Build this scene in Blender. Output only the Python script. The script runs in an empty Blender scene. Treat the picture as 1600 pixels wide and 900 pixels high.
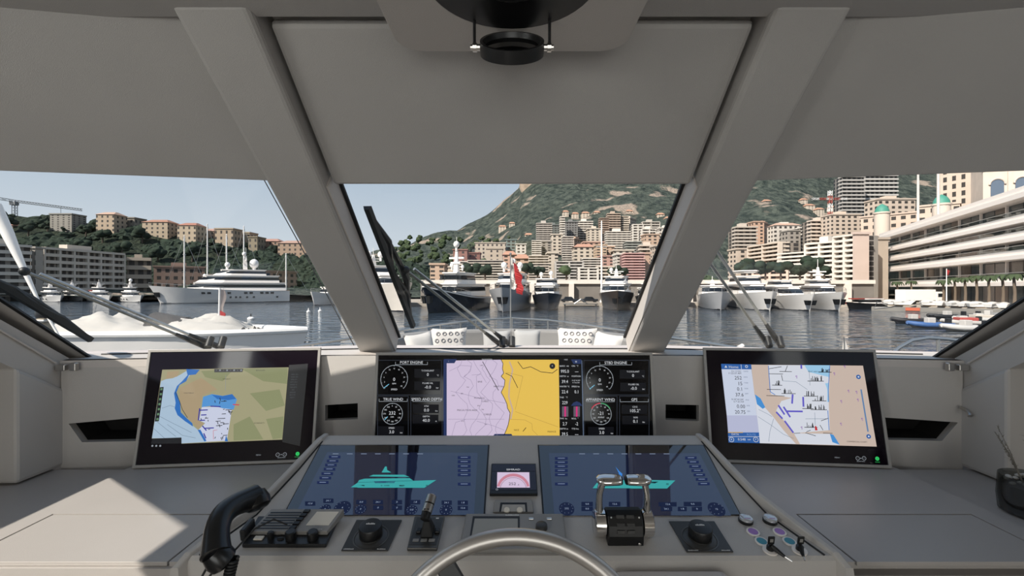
import bpy, bmesh, math, random
from mathutils import Vector as V, Matrix, noise
from mathutils.geometry import tessellate_polygon
random.seed(7)
SC = bpy.context.scene
COL = SC.collection
PI = math.pi
F = 720.0          # focal length in pixels of a 1600 px wide frame
# ---------------------------------------------------------------- camera (eye at the helm, level with the horizon)
cam = bpy.data.cameras.new('camera'); cam.sensor_width = 36.0; cam.lens = 36.0 * F / 1600.0
cam.clip_start = 0.05; cam.clip_end = 6000
camo = bpy.data.objects.new('camera', cam); COL.objects.link(camo)
camo.location = (0, 0, 0); camo.rotation_euler = (PI / 2, 0, 0)
SC.camera = camo
# ---------------------------------------------------------------- colour management
SC.view_settings.view_transform = 'Standard'; SC.view_settings.look = 'None'
SC.view_settings.gamma = 1.0; SC.view_settings.use_curve_mapping = False
EXPOSURE = 0.15
SC.view_settings.exposure = EXPOSURE
SC.cycles.max_bounces = 10; SC.cycles.diffuse_bounces = 6; SC.cycles.transparent_max_bounces = 16

def lin(c):
    c = c / 255.0
    return c / 12.92 if c <= 0.04045 else ((c + 0.055) / 1.055) ** 2.4
def L3(rgb): return (lin(rgb[0]), lin(rgb[1]), lin(rgb[2]), 1.0)
# ---------------------------------------------------------------- sky: pale blue haze, a little deeper overhead
world = bpy.data.worlds.new('sky'); SC.world = world; world.use_nodes = True
nt = world.node_tree; nt.nodes.clear()
tc = nt.nodes.new('ShaderNodeTexCoord'); sp = nt.nodes.new('ShaderNodeSeparateXYZ')
rp = nt.nodes.new('ShaderNodeValToRGB'); bg = nt.nodes.new('ShaderNodeBackground'); ou = nt.nodes.new('ShaderNodeOutputWorld')
nt.links.new(tc.outputs['Generated'], sp.inputs[0]); nt.links.new(sp.outputs['Z'], rp.inputs[0])
nt.links.new(rp.outputs[0], bg.inputs[0]); nt.links.new(bg.outputs[0], ou.inputs[0])
e = rp.color_ramp.elements
e[0].position = 0.0; e[0].color = L3((209, 213, 219)); e[1].position = 1.0; e[1].color = L3((128, 152, 186))
e2 = rp.color_ramp.elements.new(0.24); e2.color = L3((168, 182, 200))
bg.inputs[1].default_value = 1.08
# ---------------------------------------------------------------- sun: behind the left shoulder, about 40 degrees up
SUN = V((0.85, 0.80, -1.0)).normalized()
sl = bpy.data.lights.new('sun_offscreen', 'SUN'); sl.energy = 7.0; sl.angle = math.radians(0.6); sl.color = (1.0, 0.915, 0.84)
so = bpy.data.objects.new('sun_offscreen', sl); COL.objects.link(so); so.location = (-30, -28, 60)
so.rotation_euler = SUN.to_track_quat('-Z', 'Y').to_euler()

# ---------------------------------------------------------------- fill lights added beyond the side windows and aft doors to brighten the cabin
def fill_light(name, loc, aim, w, h, power, col=(1.0, .97, .94)):
    l = bpy.data.lights.new(name, 'AREA'); l.shape = 'RECTANGLE'; l.size = w; l.size_y = h; l.energy = power; l.color = col
    o = bpy.data.objects.new(name, l); COL.objects.link(o); o.location = loc; o.rotation_euler = V(aim).to_track_quat('-Z', 'Z' if abs(V(aim).z) < .9 else 'Y').to_euler()
fill_light('window_left_offscreen', (-2.06, -.55, .2), (1, 0, 0), 2.2, .66, 42)
fill_light('window_right_offscreen', (2.06, -.55, .2), (-1, 0, 0), 2.2, .66, 10)
fill_light('door_back_offscreen', (0, -4.12, -.55), (0, 1, 0), 2.8, 1.8, 52)

# ================================================================ helpers
def ray(px, py): return V(((px - 800) / F, 1.0, -(py - 450) / F))
def P(px, py, d): return ray(px, py) * d
def hit(px, py, pl):
    r = ray(px, py); return r * (pl[0].dot(pl[1]) / r.dot(pl[1]))
def off(pl, t): return (pl[0] + pl[1] * t, pl[1])
MW = {}
_M = {}
def nodes(m):
    m.use_nodes = True; n = m.node_tree; b = n.nodes['Principled BSDF']; return n, b
def mat(name, rgb, rough=0.5, metal=0.0, var=0.0, vs=8.0, bump=0.0, bs=60.0, coat=0.0, spec=0.5, emit=0.0, alpha=1.0, detail=4.0):
    if name in _M: return _M[name]
    m = bpy.data.materials.new(name); n, b = nodes(m); c = L3(rgb)
    b.inputs['Base Color'].default_value = c; b.inputs['Roughness'].default_value = rough; b.inputs['Metallic'].default_value = metal
    b.inputs['Specular IOR Level'].default_value = spec; b.inputs['Coat Weight'].default_value = coat
    if emit and name.startswith('screen_'): b.inputs['Specular IOR Level'].default_value = .08; b.inputs['Roughness'].default_value = .4
    if emit:
        emit = emit / 2 ** EXPOSURE
        b.inputs['Base Color'].default_value = (0.01, 0.01, 0.01, 1); b.inputs['Emission Color'].default_value = c
        b.inputs['Emission Strength'].default_value = emit
    if var or bump:
        t = n.nodes.new('ShaderNodeTexCoord')
    if var:
        x = n.nodes.new('ShaderNodeTexNoise'); x.inputs['Scale'].default_value = vs; x.inputs['Detail'].default_value = detail
        r = n.nodes.new('ShaderNodeValToRGB')
        r.color_ramp.elements[0].position = 0.3; r.color_ramp.elements[1].position = 0.7
        r.color_ramp.elements[0].color = (c[0] * (1 - var), c[1] * (1 - var), c[2] * (1 - var), 1)
        r.color_ramp.elements[1].color = (min(1, c[0] * (1 + var)), min(1, c[1] * (1 + var)), min(1, c[2] * (1 + var)), 1)
        n.links.new(t.outputs['Object'], x.inputs['Vector']); n.links.new(x.outputs['Fac'], r.inputs[0]); n.links.new(r.outputs[0], b.inputs['Base Color'])
    if bump:
        x = n.nodes.new('ShaderNodeTexNoise'); x.inputs['Scale'].default_value = bs; x.inputs['Detail'].default_value = 3
        u = n.nodes.new('ShaderNodeBump'); u.inputs['Strength'].default_value = bump; u.inputs['Distance'].default_value = 0.01
        n.links.new(t.outputs['Object'], x.inputs['Vector']); n.links.new(x.outputs['Fac'], u.inputs['Height']); n.links.new(u.outputs[0], b.inputs['Normal'])
    _M[name] = m; return m
def glassmat(name, tint=(251, 253, 252), refl=0.025):
    if name in _M: return _M[name]
    m = bpy.data.materials.new(name); m.use_nodes = True; n = m.node_tree; n.nodes.clear()
    o = n.nodes.new('ShaderNodeOutputMaterial'); a = n.nodes.new('ShaderNodeBsdfTransparent'); g = n.nodes.new('ShaderNodeBsdfGlossy'); mx = n.nodes.new('ShaderNodeMixShader')
    a.inputs[0].default_value = L3(tint); g.inputs['Roughness'].default_value = 0.0; mx.inputs[0].default_value = refl
    n.links.new(a.outputs[0], mx.inputs[1]); n.links.new(g.outputs[0], mx.inputs[2]); n.links.new(mx.outputs[0], o.inputs[0])
    _M[name] = m; return m
def facade(name, wall, win, sx, sz, wf=0.5, hf=0.5, rough=0.8):
    """plaster wall with rows of small dark windows, for houses too far away to tell single panes apart"""
    if name in _M: return _M[name]
    m = bpy.data.materials.new(name); n, b = nodes(m); b.inputs['Roughness'].default_value = rough
    t = n.nodes.new('ShaderNodeTexCoord'); s = n.nodes.new('ShaderNodeSeparateXYZ'); n.links.new(t.outputs['Object'], s.inputs[0])
    def mth(op, a, bb=None):
        k = n.nodes.new('ShaderNodeMath'); k.operation = op
        for i, q in enumerate((a, bb)):
            if q is None: continue
            if isinstance(q, (int, float)): k.inputs[i].default_value = q
            else: n.links.new(q, k.inputs[i])
        return k.outputs[0]
    u = mth('FRACT', mth('MULTIPLY', mth('ADD', s.outputs[0], s.outputs[1]), 1.0 / sx)); v = mth('FRACT', mth('MULTIPLY', s.outputs[2], 1.0 / sz))
    a = mth('LESS_THAN', mth('ABSOLUTE', mth('SUBTRACT', u, 0.5)), wf / 2); c = mth('LESS_THAN', mth('ABSOLUTE', mth('SUBTRACT', v, 0.5)), hf / 2)
    k = mth('MULTIPLY', a, c)
    x = n.nodes.new('ShaderNodeTexNoise'); x.inputs['Scale'].default_value = 0.25; n.links.new(t.outputs['Object'], x.inputs['Vector'])
    mx0 = n.nodes.new('ShaderNodeMixRGB'); c0 = L3(wall); mx0.inputs[1].default_value = c0; mx0.inputs[2].default_value = (c0[0] * .78, c0[1] * .76, c0[2] * .74, 1)
    n.links.new(x.outputs['Fac'], mx0.inputs[0])
    mx = n.nodes.new('ShaderNodeMixRGB'); mx.inputs[2].default_value = L3(win); n.links.new(k, mx.inputs[0]); n.links.new(mx0.outputs[0], mx.inputs[1])
    n.links.new(mx.outputs[0], b.inputs['Base Color']); _M[name] = m; return m

def tag(o, label=None, cat=None, group=None, kind=None):
    if label: o['label'] = label
    if cat: o['category'] = cat
    if group: o['group'] = group
    if kind: o['kind'] = kind
    return o
def thing(name, label, cat, M=None, loc=(0, 0, 0), rz=0.0, group=None, kind=None):
    o = bpy.data.objects.new(name, None); COL.objects.link(o); o.empty_display_size = 0.1
    if M is None: M = Matrix.Translation(V(loc)) @ Matrix.Rotation(rz, 4, 'Z')
    o.matrix_basis = M; MW[o.name] = M.copy(); tag(o, label, cat, group, kind); return o
def copytree(o, M=None, parent=None, label=None, group=None):
    c = o.copy(); COL.objects.link(c); c.parent = parent
    if M is not None: c.matrix_basis = M
    MW[c.name] = M.copy() if M is not None else MW.get(o.name, Matrix())
    if label: c['label'] = label
    if group: c['group'] = group
    for ch in KIDS.get(o.name, []): 
        k = copytree(ch, None, c); KIDS.setdefault(c.name, []).append(k)
    return c
KIDS = {}
def addobj(name, me, parent):
    o = bpy.data.objects.new(name, me); COL.objects.link(o)
    if parent is not None:
        o.parent = parent; KIDS.setdefault(parent.name, []).append(o); MW[o.name] = MW[parent.name]
    return o
class MB:
    def __init__(s): s.v = []; s.f = []
    def add(s, vs, fs, M=None):
        b = len(s.v)
        s.v += [(M @ V(p)) if M is not None else V(p) for p in vs]
        s.f += [tuple(i + b for i in q) for q in fs]; return s
    def hexa(s, p, M=None):   # p: 4 bottom then 4 top, same winding
        return s.add(p, [(3, 2, 1, 0), (4, 5, 6, 7), (0, 1, 5, 4), (1, 2, 6, 5), (2, 3, 7, 6), (3, 0, 4, 7)], M)
    def box(s, x0, x1, y0, y1, z0, z1, M=None):
        return s.hexa([(x0, y0, z0), (x1, y0, z0), (x1, y1, z0), (x0, y1, z0), (x0, y0, z1), (x1, y0, z1), (x1, y1, z1), (x0, y1, z1)], M)
    def prism(s, pts, vec, M=None):
        n = len(pts); vec = V(vec); a = [V(p) for p in pts]; b = [p + vec for p in a]
        tri = tessellate_polygon([a])
        fs = [tuple(t) for t in tri] + [tuple(i + n for i in reversed(t)) for t in tri] + [(i, (i + 1) % n, (i + 1) % n + n, i + n) for i in range(n)]
        return s.add(a + b, fs, M)
    def poly(s, pts, M=None):
        a = [V(p) for p in pts]
        return s.add(a, [tuple(t) for t in tessellate_polygon([a])], M)
    def tube(s, path, r, n=8, closed=False, M=None, sq=1.0):
        path = [V(p) for p in path]; k = len(path); rs = r if isinstance(r, (list, tuple)) else [r] * k
        vs = []; fs = []; up = None
        for i, p in enumerate(path):
            a = path[(i - 1) % k] if (closed or i > 0) else p; b = path[(i + 1) % k] if (closed or i < k - 1) else p
            t = (b - a).normalized()
            if up is None: up = V((0, 0, 1)) if abs(t.z) < .9 else V((1, 0, 0))
            x = t.cross(up).normalized(); y = x.cross(t).normalized(); up = y
            for j in range(n):
                an = 2 * PI * j / n; vs.append(p + x * (math.cos(an) * rs[i]) + y * (math.sin(an) * rs[i] * sq))
        for i in range(k if closed else k - 1):
            for j in range(n):
                a = i * n + j; b = i * n + (j + 1) % n; c = ((i + 1) % k) * n + (j + 1) % n; d = ((i + 1) % k) * n + j
                fs.append((a, b, c, d))
        if not closed:
            fs.append(tuple(reversed(range(n)))); fs.append(tuple(range((k - 1) * n, k * n)))
        return s.add(vs, fs, M)
    def lathe(s, prof, n=24, M=None, sx=1.0, sy=1.0):
        vs = []; fs = []
        for r, z in prof:
            for j in range(n):
                an = 2 * PI * j / n; vs.append((r * math.cos(an) * sx, r * math.sin(an) * sy, z))
        for i in range(len(prof) - 1):
            for j in range(n):
                fs.append((i * n + j, i * n + (j + 1) % n, (i + 1) * n + (j + 1) % n, (i + 1) * n + j))
        fs.append(tuple(reversed(range(n)))); k = (len(prof) - 1) * n; fs.append(tuple(range(k, k + n)))
        return s.add(vs, fs, M)
    def ball(s, c, r, n=12, m=8, M=None):
        rx, ry, rz = r if isinstance(r, (tuple, list)) else (r, r, r); c = V(c)
        prof = [(math.sin(PI * (i + .001) / m), -math.cos(PI * i / m)) for i in range(m + 1)]
        T = Matrix.Translation(c) @ Matrix.Diagonal((rx, ry, rz, 1))
        return s.lathe([(max(a, 1e-3), b) for a, b in prof], n, (M @ T) if M is not None else T)
    def mesh(s, name, M=None):
        me = bpy.data.meshes.new(name); me.from_pydata([tuple(M @ p) if M is not None else tuple(p) for p in s.v], [], s.f); return me
    def build(s, name, m, parent=None, world=False, bevel=0.0, smooth=False, seg=2, fix=True):
        T = None
        if parent is not None and world: T = MW[parent.name].inverted()
        loc = V((0, 0, 0))
        if parent is None and s.v:
            xs = [p.x for p in s.v]; ys = [p.y for p in s.v]; zs = [p.z for p in s.v]
            loc = V(((min(xs) + max(xs)) / 2, (min(ys) + max(ys)) / 2, min(zs))); T = Matrix.Translation(-loc)
        me = s.mesh(name, T)
        if fix:
            bm = bmesh.new(); bm.from_mesh(me); bmesh.ops.recalc_face_normals(bm, faces=bm.faces); bm.to_mesh(me); bm.free()
        if smooth:
            me.shade_smooth(); me.set_sharp_from_angle(angle=math.radians(smooth if smooth is not True else 40))
        me.materials.append(m); o = addobj(name, me, parent)
        if parent is None: o.location = loc; MW[o.name] = Matrix.Translation(loc)
        if bevel:
            b = o.modifiers.new('bevel', 'BEVEL'); b.width = bevel; b.segments = seg; b.limit_method = 'ANGLE'; b.angle_limit = math.radians(40)
        return o
def S(o): o['kind'] = 'structure'; return o
def basis(O, U, W):
    U = V(U).normalized(); W = V(W); W = (W - U * W.dot(U)).normalized(); N = U.cross(W)
    return Matrix(((U.x, W.x, N.x, O[0]), (U.y, W.y, N.y, O[1]), (U.z, W.z, N.z, O[2]), (0, 0, 0, 1)))
_txt = {}
def textmesh(s, align='CENTER'):
    k = (s, align)
    if k in _txt: return _txt[k]
    cu = bpy.data.curves.new('t', 'FONT'); cu.body = s; cu.size = 1.0; cu.align_x = align; cu.align_y = 'CENTER'; cu.resolution_u = 2
    o = bpy.data.objects.new('t', cu); me = bpy.data.meshes.new_from_object(o)
    r = ([tuple(q.co) for q in me.vertices], [tuple(q.vertices) for q in me.polygons]); _txt[k] = r
    bpy.data.objects.remove(o); bpy.data.curves.remove(cu); bpy.data.meshes.remove(me); return r
class Screen:
    """flat print on a display glass; points given where the ray through that photo pixel meets the glass plane"""
    def __init__(s, parent, plane, U, W):
        s.parent = parent; s.pl = plane; s.U = V(U).normalized(); s.W = V(W).normalized(); s.lay = {}; s.cnt = {}
    def L(s, name, m, lift):
        if name not in s.lay: s.lay[name] = (MB(), m, lift)
        s.cnt[name] = s.cnt.get(name, 0) + (1 if m not in (W_, GREY, INK) else 2)
        return s.lay[name]
    def pt(s, px, py, lift): return hit(px, py, s.pl) + s.pl[1] * lift
    def poly(s, name, m, pts, lift):
        MB().poly([s.pt(x, y, lift) for x, y in pts]).build(name, m, s.parent, world=True, fix=False)
    def line(s, name, m, pts, w, lift, closed=False):
        b, _, l = s.L(name, m, lift); q = [s.pt(x, y, l) for x, y in pts]
        if closed: q.append(q[0])
        ww = w * q[0].y / F / 2
        for a, c in zip(q, q[1:]):
            t = (c - a); 
            if t.length < 1e-6: continue
            n = t.normalized().cross(s.pl[1]) * ww; b.add([a - n, a + n, c + n, c - n], [(0, 1, 2, 3)])
    def arc(s, name, m, cx, cy, r, a0, a1, w, lift, n=28):
        b, _, l = s.L(name, m, lift); c = s.pt(cx, cy, l); k = c.y / F
        for i in range(n):
            p = []
            for a, rr in ((a0 + (a1 - a0) * i / n, r - w / 2), (a0 + (a1 - a0) * i / n, r + w / 2), (a0 + (a1 - a0) * (i + 1) / n, r + w / 2), (a0 + (a1 - a0) * (i + 1) / n, r - w / 2)):
                p.append(c + (s.U * math.cos(math.radians(a)) + s.W * math.sin(math.radians(a))) * (rr * k))
            b.add(p, [(0, 1, 2, 3)])
    def disc(s, name, m, cx, cy, r, lift, n=20):
        b, _, l = s.L(name, m, lift); c = s.pt(cx, cy, l); k = c.y / F
        b.add([c + (s.U * math.cos(2 * PI * i / n) + s.W * math.sin(2 * PI * i / n)) * (r * k) for i in range(n)], [tuple(range(n))])
    def text(s, name, m, cx, cy, h, body, lift, align='CENTER', sx=1.0):
        b, _, l = s.L(name, m, lift); c = s.pt(cx, cy, l); k = c.y / F * h / 0.72; vs, fs = textmesh(body, align)
        b.add([c + s.U * (x * k * sx) + s.W * (y * k) for x, y, z in vs], fs)
    def done(s):
        for name, (b, m, l) in s.lay.items():
            if b.v:
                o = b.build(name, m, s.parent, world=True, fix=False)
                if s.cnt.get(name, 0) > 1: o['kind'] = 'stuff'
# ================================================================ wheelhouse shell
VINYL = mat('grey_vinyl', (176, 171, 166), 0.55, var=0.03, vs=3, bump=0.12, bs=420)
VINYL_UP = mat('headliner_fabric', (167, 164, 161), 0.8, var=0.05, vs=2.2, bump=0.25, bs=600)
VINYL_RIM = mat('cream_trim', (188, 181, 175), 0.5, var=0.02, vs=5)
LAM = mat('grey_laminate', (164, 158, 153), 0.38, var=0.04, vs=2.5, bump=0.05, bs=300)
BLACK = mat('matte_black', (14, 14, 15), 0.5)
BLK_PL = mat('black_plastic', (26, 26, 27), 0.35, bump=0.05, bs=500)
LINING = mat('black_lining', (18, 17, 16), 0.9)  # near-black lining colour inside the recessed wall slots
CHROME = mat('chrome', (225, 222, 218), 0.08, 1.0)
STEEL = mat('brushed_steel', (190, 186, 181), 0.3, 1.0)
RUBBER = mat('black_rubber', (20, 20, 21), 0.6)
GLASS = glassmat('window_glass')
GREYPL = mat('grey_plastic', (134, 131, 127), 0.45)
WHITEG = mat('white_gelcoat', (228, 224, 219), 0.25, var=0.02, vs=1.5, coat=0.3)
FLOORM = mat('floor_carpet', (164, 160, 156), 0.9, var=0.1, vs=30, bump=0.4, bs=300)

DIR = V((0, -0.8018, 0.5976))                 # slope of windscreen and pillars
NC = V((0, 0.5976, 0.8018))
A_C = V((0, 2.1, -0.277)); PC = (A_C, NC)
A_L = V((-0.71, 2.12, -0.277)); H_L = (V((-1.815, 1.93, -0.277)) - A_L).normalized()
N_L = DIR.cross(H_L).normalized()
if N_L.y < 0: N_L = -N_L
PL = (A_L, N_L)
def mx(p): return V((-p.x, p.y, p.z))
A_R = mx(A_L); H_R = mx(H_L); N_R = mx(N_L); PR = (A_R, N_R)
FR = {'c': (A_C, V((1, 0, 0)), NC), 'l': (A_L, H_L, N_L), 'r': (A_R, H_R, N_R)}
def sp3(k, a, s, t): A, H, N = FR[k]; return A + H * a + DIR * s + N * t
def a_s(k, px, py, t):
    A, H, N = FR[k]; p = hit(px, py, (A + N * t, N)) - N * t; a = (p.x - A.x) / H.x; return a, (p - A - H * a).dot(DIR)
def slab(k, a0, a1, s0, s1, t0, t1, mb=None):
    mb = mb or MB()
    q = lambda t: [sp3(k, a0, s0, t), sp3(k, a1, s0, t), sp3(k, a1, s1, t), sp3(k, a0, s1, t)]
    return mb.hexa(q(t0) + q(t1))
def holed(outer, holes, vec):
    mb = MB(); vec = V(vec); loops = [[V(p) for p in outer]] + [[V(p) for p in h] for h in holes]
    tri = tessellate_polygon(loops); flat = [p for l in loops for p in l]; n = len(flat)
    fs = [tuple(t) for t in tri] + [tuple(i + n for i in reversed(t)) for t in tri]; b = 0
    for l in loops:
        m = len(l)
        for i in range(m): fs.append((b + i, b + (i + 1) % m, b + (i + 1) % m + n, b + i + n))
        b += m
    mb.add(flat + [p + vec for p in flat], fs); return mb

ZC = 0.58; ZF = -1.55; XW = 2.0
# floor, ceiling, roof
S(MB().box(-XW, XW, -4, 2.3, ZF - 0.05, ZF).build('floor', FLOORM))
ceil = S(MB().box(-XW, XW, -4, 0.985, ZC, ZC + 0.03).build('ceiling', VINYL_UP))
roof = MB().box(-XW - .01, XW + .01, -4, 0.98, ZC + .06, ZC + .14)
roof.build('roof_shell', WHITEG, ceil, world=True)
s_bot_c = a_s('c', 800, 290, .04)[1]; s_top = 1.435
up = slab('c', -.536, .536, s_bot_c, s_top - .05, .04, .07); up.build('upper_panel', VINYL_UP, ceil, world=True, bevel=.012)
a_, s_bot_l = a_s('l', 300, 279, .025)
for k in 'lr':
    slab(k, .004, 1.32, s_bot_l, s_top + .03, .025, .06).build('upper_panel', VINYL_UP, ceil, world=True, bevel=.006)
    slab(k, -.02, 1.34, s_bot_l + .01, s_top + .12, .085, .13).build('roof_shell', WHITEG, ceil, world=True)
    slab(k, -.02, 1.34, s_bot_l + .012, s_bot_l + .035, .058, .10).build('shade_rail', VINYL_RIM, ceil, world=True)
slab('c', -.72, .72, s_bot_c + .03, s_top + .12, .095, .135).build('roof_shell', WHITEG, ceil, world=True)
for k, a0, a1, sb in (('c', -.74, .74, s_bot_c), ('l', -.02, 1.34, s_bot_l), ('r', -.02, 1.34, s_bot_l)): slab(k, a0, a1, sb + .04, sb + .07, .13, .20).build('sun_visor', WHITEG, ceil, world=True)  # unseen slabs added above the glass to keep sun off the front wall
slab('c', -.55, .55, s_bot_c + .03, s_bot_c + .055, .068, .10).build('shade_rail', VINYL_RIM, ceil, world=True)
# pillars
def pillar(n, x0, x1, s1=1.442):
    mb = MB(); s0 = -.06
    def q(t): return [V((x, A_C.y, A_C.z)) + DIR * s + NC * t for x, s in ((x0, s0), (x1, s0), (x1, s1), (x0, s1))]
    mb.hexa(q(0) + q(.1)); o = S(mb.build('trim_%d' % n, VINYL_UP, bevel=.014, seg=3)); return o
for n, sgn in ((1, -1), (2, 1)):
    o = pillar(n, min(sgn * .545, sgn * .706), max(sgn * .545, sgn * .706))
    mb = MB(); x0, x1 = sorted((sgn * .5448, sgn * .5405))
    q = lambda t: [V((x, A_C.y, A_C.z)) + DIR * s + NC * t for x, s in ((x0, -.05), (x1, -.05), (x1, s_bot_c + .02), (x0, s_bot_c + .02))]
    mb.hexa(q(.012) + q(.092)); mb.build('window_reveal', VINYL_RIM, o, world=True)
    mb = MB(); x0, x1 = sorted((sgn * .5405, sgn * .530))
    mb.hexa(q(.086) + q(.096)); mb.build('window_gasket', RUBBER, o, world=True)
for n, k in ((3, 'l'), (4, 'r')):
    q = lambda a0, a1, t: [sp3(k, a0, -.09, t), sp3(k, a1, -.09, t), sp3(k, a1, s_top, t), sp3(k, a0, s_top, t)]
    o = S(MB().hexa(q(1.112, 1.33, 0) + q(1.29, 1.33, .12)).build('trim_%d' % n, VINYL))
    MB().hexa(q(1.098, 1.114, 0.001) + q(1.104, 1.118, .012)).build('window_gasket', RUBBER, o, world=True)
# windscreen panes
for n, k, a0, a1 in ((1, 'c', -.56, .56), (2, 'l', -.02, 1.24), (3, 'r', -.02, 1.24)):
    S(slab(k, a0, a1, -.13, (s_bot_c if k == 'c' else s_bot_l) + .06, .0905, .0945).build('window_%d' % n, GLASS))
# front wall under the windscreen: four padded panels with slots, and the ledge
ZL = -.293
wf = thing('wall_front', None, None, loc=(0, 2.0, ZF)); S(wf)
def front_panel(x0, y0, x1, y1, hole):
    O0 = V((x0, y0, 0)); O1 = V((x1, y1, 0)); U = (O1 - O0).normalized(); N = V((U.y, -U.x, 0))
    if N.y > 0: N = -N
    pl = (O0, N); outer = [V((x0, y0, ZL)), V((x1, y1, ZL)), V((x1, y1, -1.0)), V((x0, y0, -1.0))]
    h = [hit(px, py, pl) for px, py in hole]
    holed(outer, [h], -N * .03).build('padded_panel', VINYL, wf, world=True)
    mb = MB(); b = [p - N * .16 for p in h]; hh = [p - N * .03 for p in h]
    mb.add(hh + b, [(4, 5, 6, 7)] + [(i, (i + 1) % 4, (i + 1) % 4 + 4, i + 4) for i in range(4)]); mb.build('slot_lining', LINING, wf, world=True, fix=False)
XC, YC = 1.82, 1.86
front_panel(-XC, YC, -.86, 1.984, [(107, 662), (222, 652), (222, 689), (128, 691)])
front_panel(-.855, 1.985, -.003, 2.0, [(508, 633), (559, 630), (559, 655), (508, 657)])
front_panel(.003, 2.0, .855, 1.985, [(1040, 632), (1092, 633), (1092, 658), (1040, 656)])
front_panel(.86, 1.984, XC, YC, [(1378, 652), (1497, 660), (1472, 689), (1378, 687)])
mb = MB().prism([(-2.02, 1.83, ZL), (-XC, YC, ZL), (-.72, 2.0, ZL), (.72, 2.0, ZL), (XC, YC, ZL), (2.02, 1.83, ZL), (2.02, 2.1, ZL), (.76, 2.36, ZL), (-.76, 2.36, ZL), (-2.02, 2.1, ZL)], (0, 0, -.03))
mb.build('window_ledge', VINYL_RIM, wf, world=True)
for sx in (-1, 1):
    mb = MB().tube([(sx * .60, 2.205, ZL + .003), (0, 2.215, ZL + .003)], .003, 6); mb.build('sill_gasket', RUBBER, wf, world=True)
    mb = MB().tube([(sx * .72, 2.205, ZL + .003), (sx * 1.8, 2.02, ZL + .003)], .003, 6); mb.build('sill_gasket', RUBBER, wf, world=True)
# side walls with slanted side windows
for nm, sx, wn in (('wall_left', -1, 4), ('wall_right', 1, 5)):
    X = sx * XW
    outer = [(X, -4, ZF), (X, 2.25, ZF), (X, 2.25, -.45), (X, 0.87, .6), (X, -4, .6)]
    hole = [(X, 1.30, -.141), (X, -1.7, -.141), (X, -1.7, .54), (X, .37, .54)]
    w = S(holed(outer, [hole], (sx * .04, 0, 0)).build(nm, VINYL))
    S(MB().prism([(X + sx * .02, a, b) for _, a, b in hole], (sx * .004, 0, 0)).build('window_%d' % wn, GLASS))
    # padded block beside the corner, with the slanted top edge, and the seam strip above it
    mb = MB(); xa, xb = X, sx * 1.815
    pr = [(1.689, -.72), (1.872, -.72), (1.872, -.41), (1.689, -.291)]
    mb.prism([(xa, y, z) for y, z in pr], (xb - xa, 0, 0)); mb.build('padded_block', VINYL, w, world=True, bevel=.012)
    p0 = V((sx * 1.82, 1.84, -.30)); p1 = p0 + DIR * .62
    MB().tube([p0, p1], .0035, 6).build('seam_strip', VINYL_RIM, w, world=True)
    mb = MB().prism([(sx * 1.825, 1.872, -.42), (sx * 1.825, 1.60, -.235), (sx * 1.825, .95, .25), (sx * 1.825, 1.12, .25), (sx * 1.825, 1.90, -.29)], (sx * .17, 0, 0)); mb.build('corner_panel', VINYL, w, world=True)
    hg = MB().box(sx * 1.80 - .02, sx * 1.80 + .02, 1.832, 1.85, -.33, -.305).box(sx * 1.755 - .012, sx * 1.755 + .012, 1.838, 1.856, -.332, -.30)
    hg.build('hinge', STEEL, w, world=True, bevel=.003)
    if sx > 0:
        MB().tube([(1.80, 1.845, -.48), (1.795, 1.815, -.485), (1.79, 1.80, -.50)], [.008, .006, .009], 8).build('catch_knob', STEEL, w, world=True, smooth=True)
# back wall with glass doors
wb = S(holed([(-XW, -4, ZF), (XW, -4, ZF), (XW, -4, .6), (-XW, -4, .6)], [[(-1.5, -4, ZF + .06), (1.5, -4, ZF + .06), (1.5, -4, .45), (-1.5, -4, .45)]], (0, -.05, 0)).build('wall_back', VINYL))
d = S(thing('door_1', None, None, loc=(0, -4.02, ZF + .06)))
for x0, x1 in ((-1.48, -.01), (.01, 1.48)):
    holed([(x0, -4.0, ZF + .07), (x1, -4.0, ZF + .07), (x1, -4.0, .44), (x0, -4.0, .44)], [[(x0 + .06, -4, ZF + .15), (x1 - .06, -4, ZF + .15), (x1 - .06, -4, .38), (x0 + .06, -4, .38)]], (0, -.04, 0)).build('door_frame', STEEL, d, world=True)
    MB().box(x0 + .06, x1 - .06, -4.024, -4.02, ZF + .15, .38).build('door_pane', GLASS, d, world=True)
# ================================================================ overhead compass in its ceiling panel
def rrect(x0, x1, y0, y1, r, n=6):
    pts = []
    for cx, cy, a in ((x1 - r, y1 - r, 0), (x0 + r, y1 - r, 90), (x0 + r, y0 + r, 180), (x1 - r, y0 + r, 270)):
        for i in range(n + 1):
            an = math.radians(a + 90 * i / n); pts.append((cx + r * math.cos(an), cy + r * math.sin(an)))
    return pts
t = thing('overhead_compass', 'black overhead compass with hanging round mirror in a grey ceiling panel', 'compass', loc=(0, .745, ZC))
circ = [(.144 * math.cos(2 * PI * i / 48), .745 + .144 * math.sin(2 * PI * i / 48), .5) for i in range(48)]
holed([(x, y, .5) for x, y in rrect(-.236, .236, .35, .975, .055)], [circ], (0, 0, .079)).build('ceiling_panel', VINYL, t, world=True, bevel=.004)
T0 = Matrix.Translation(V((0, .745, .5)))
MB().lathe([(.144, .0), (.143, .076), (.001, .078)], 48, T0).build('compass_well', BLACK, t, world=True, smooth=True, fix=False)
MB().lathe([(.001, -.012), (.05, -.008), (.085, .012), (.1, .04), (.1, .075)], 40, T0).build('compass_bowl', mat('gloss_black', (12, 12, 13), .12), t, world=True, smooth=True)
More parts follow.
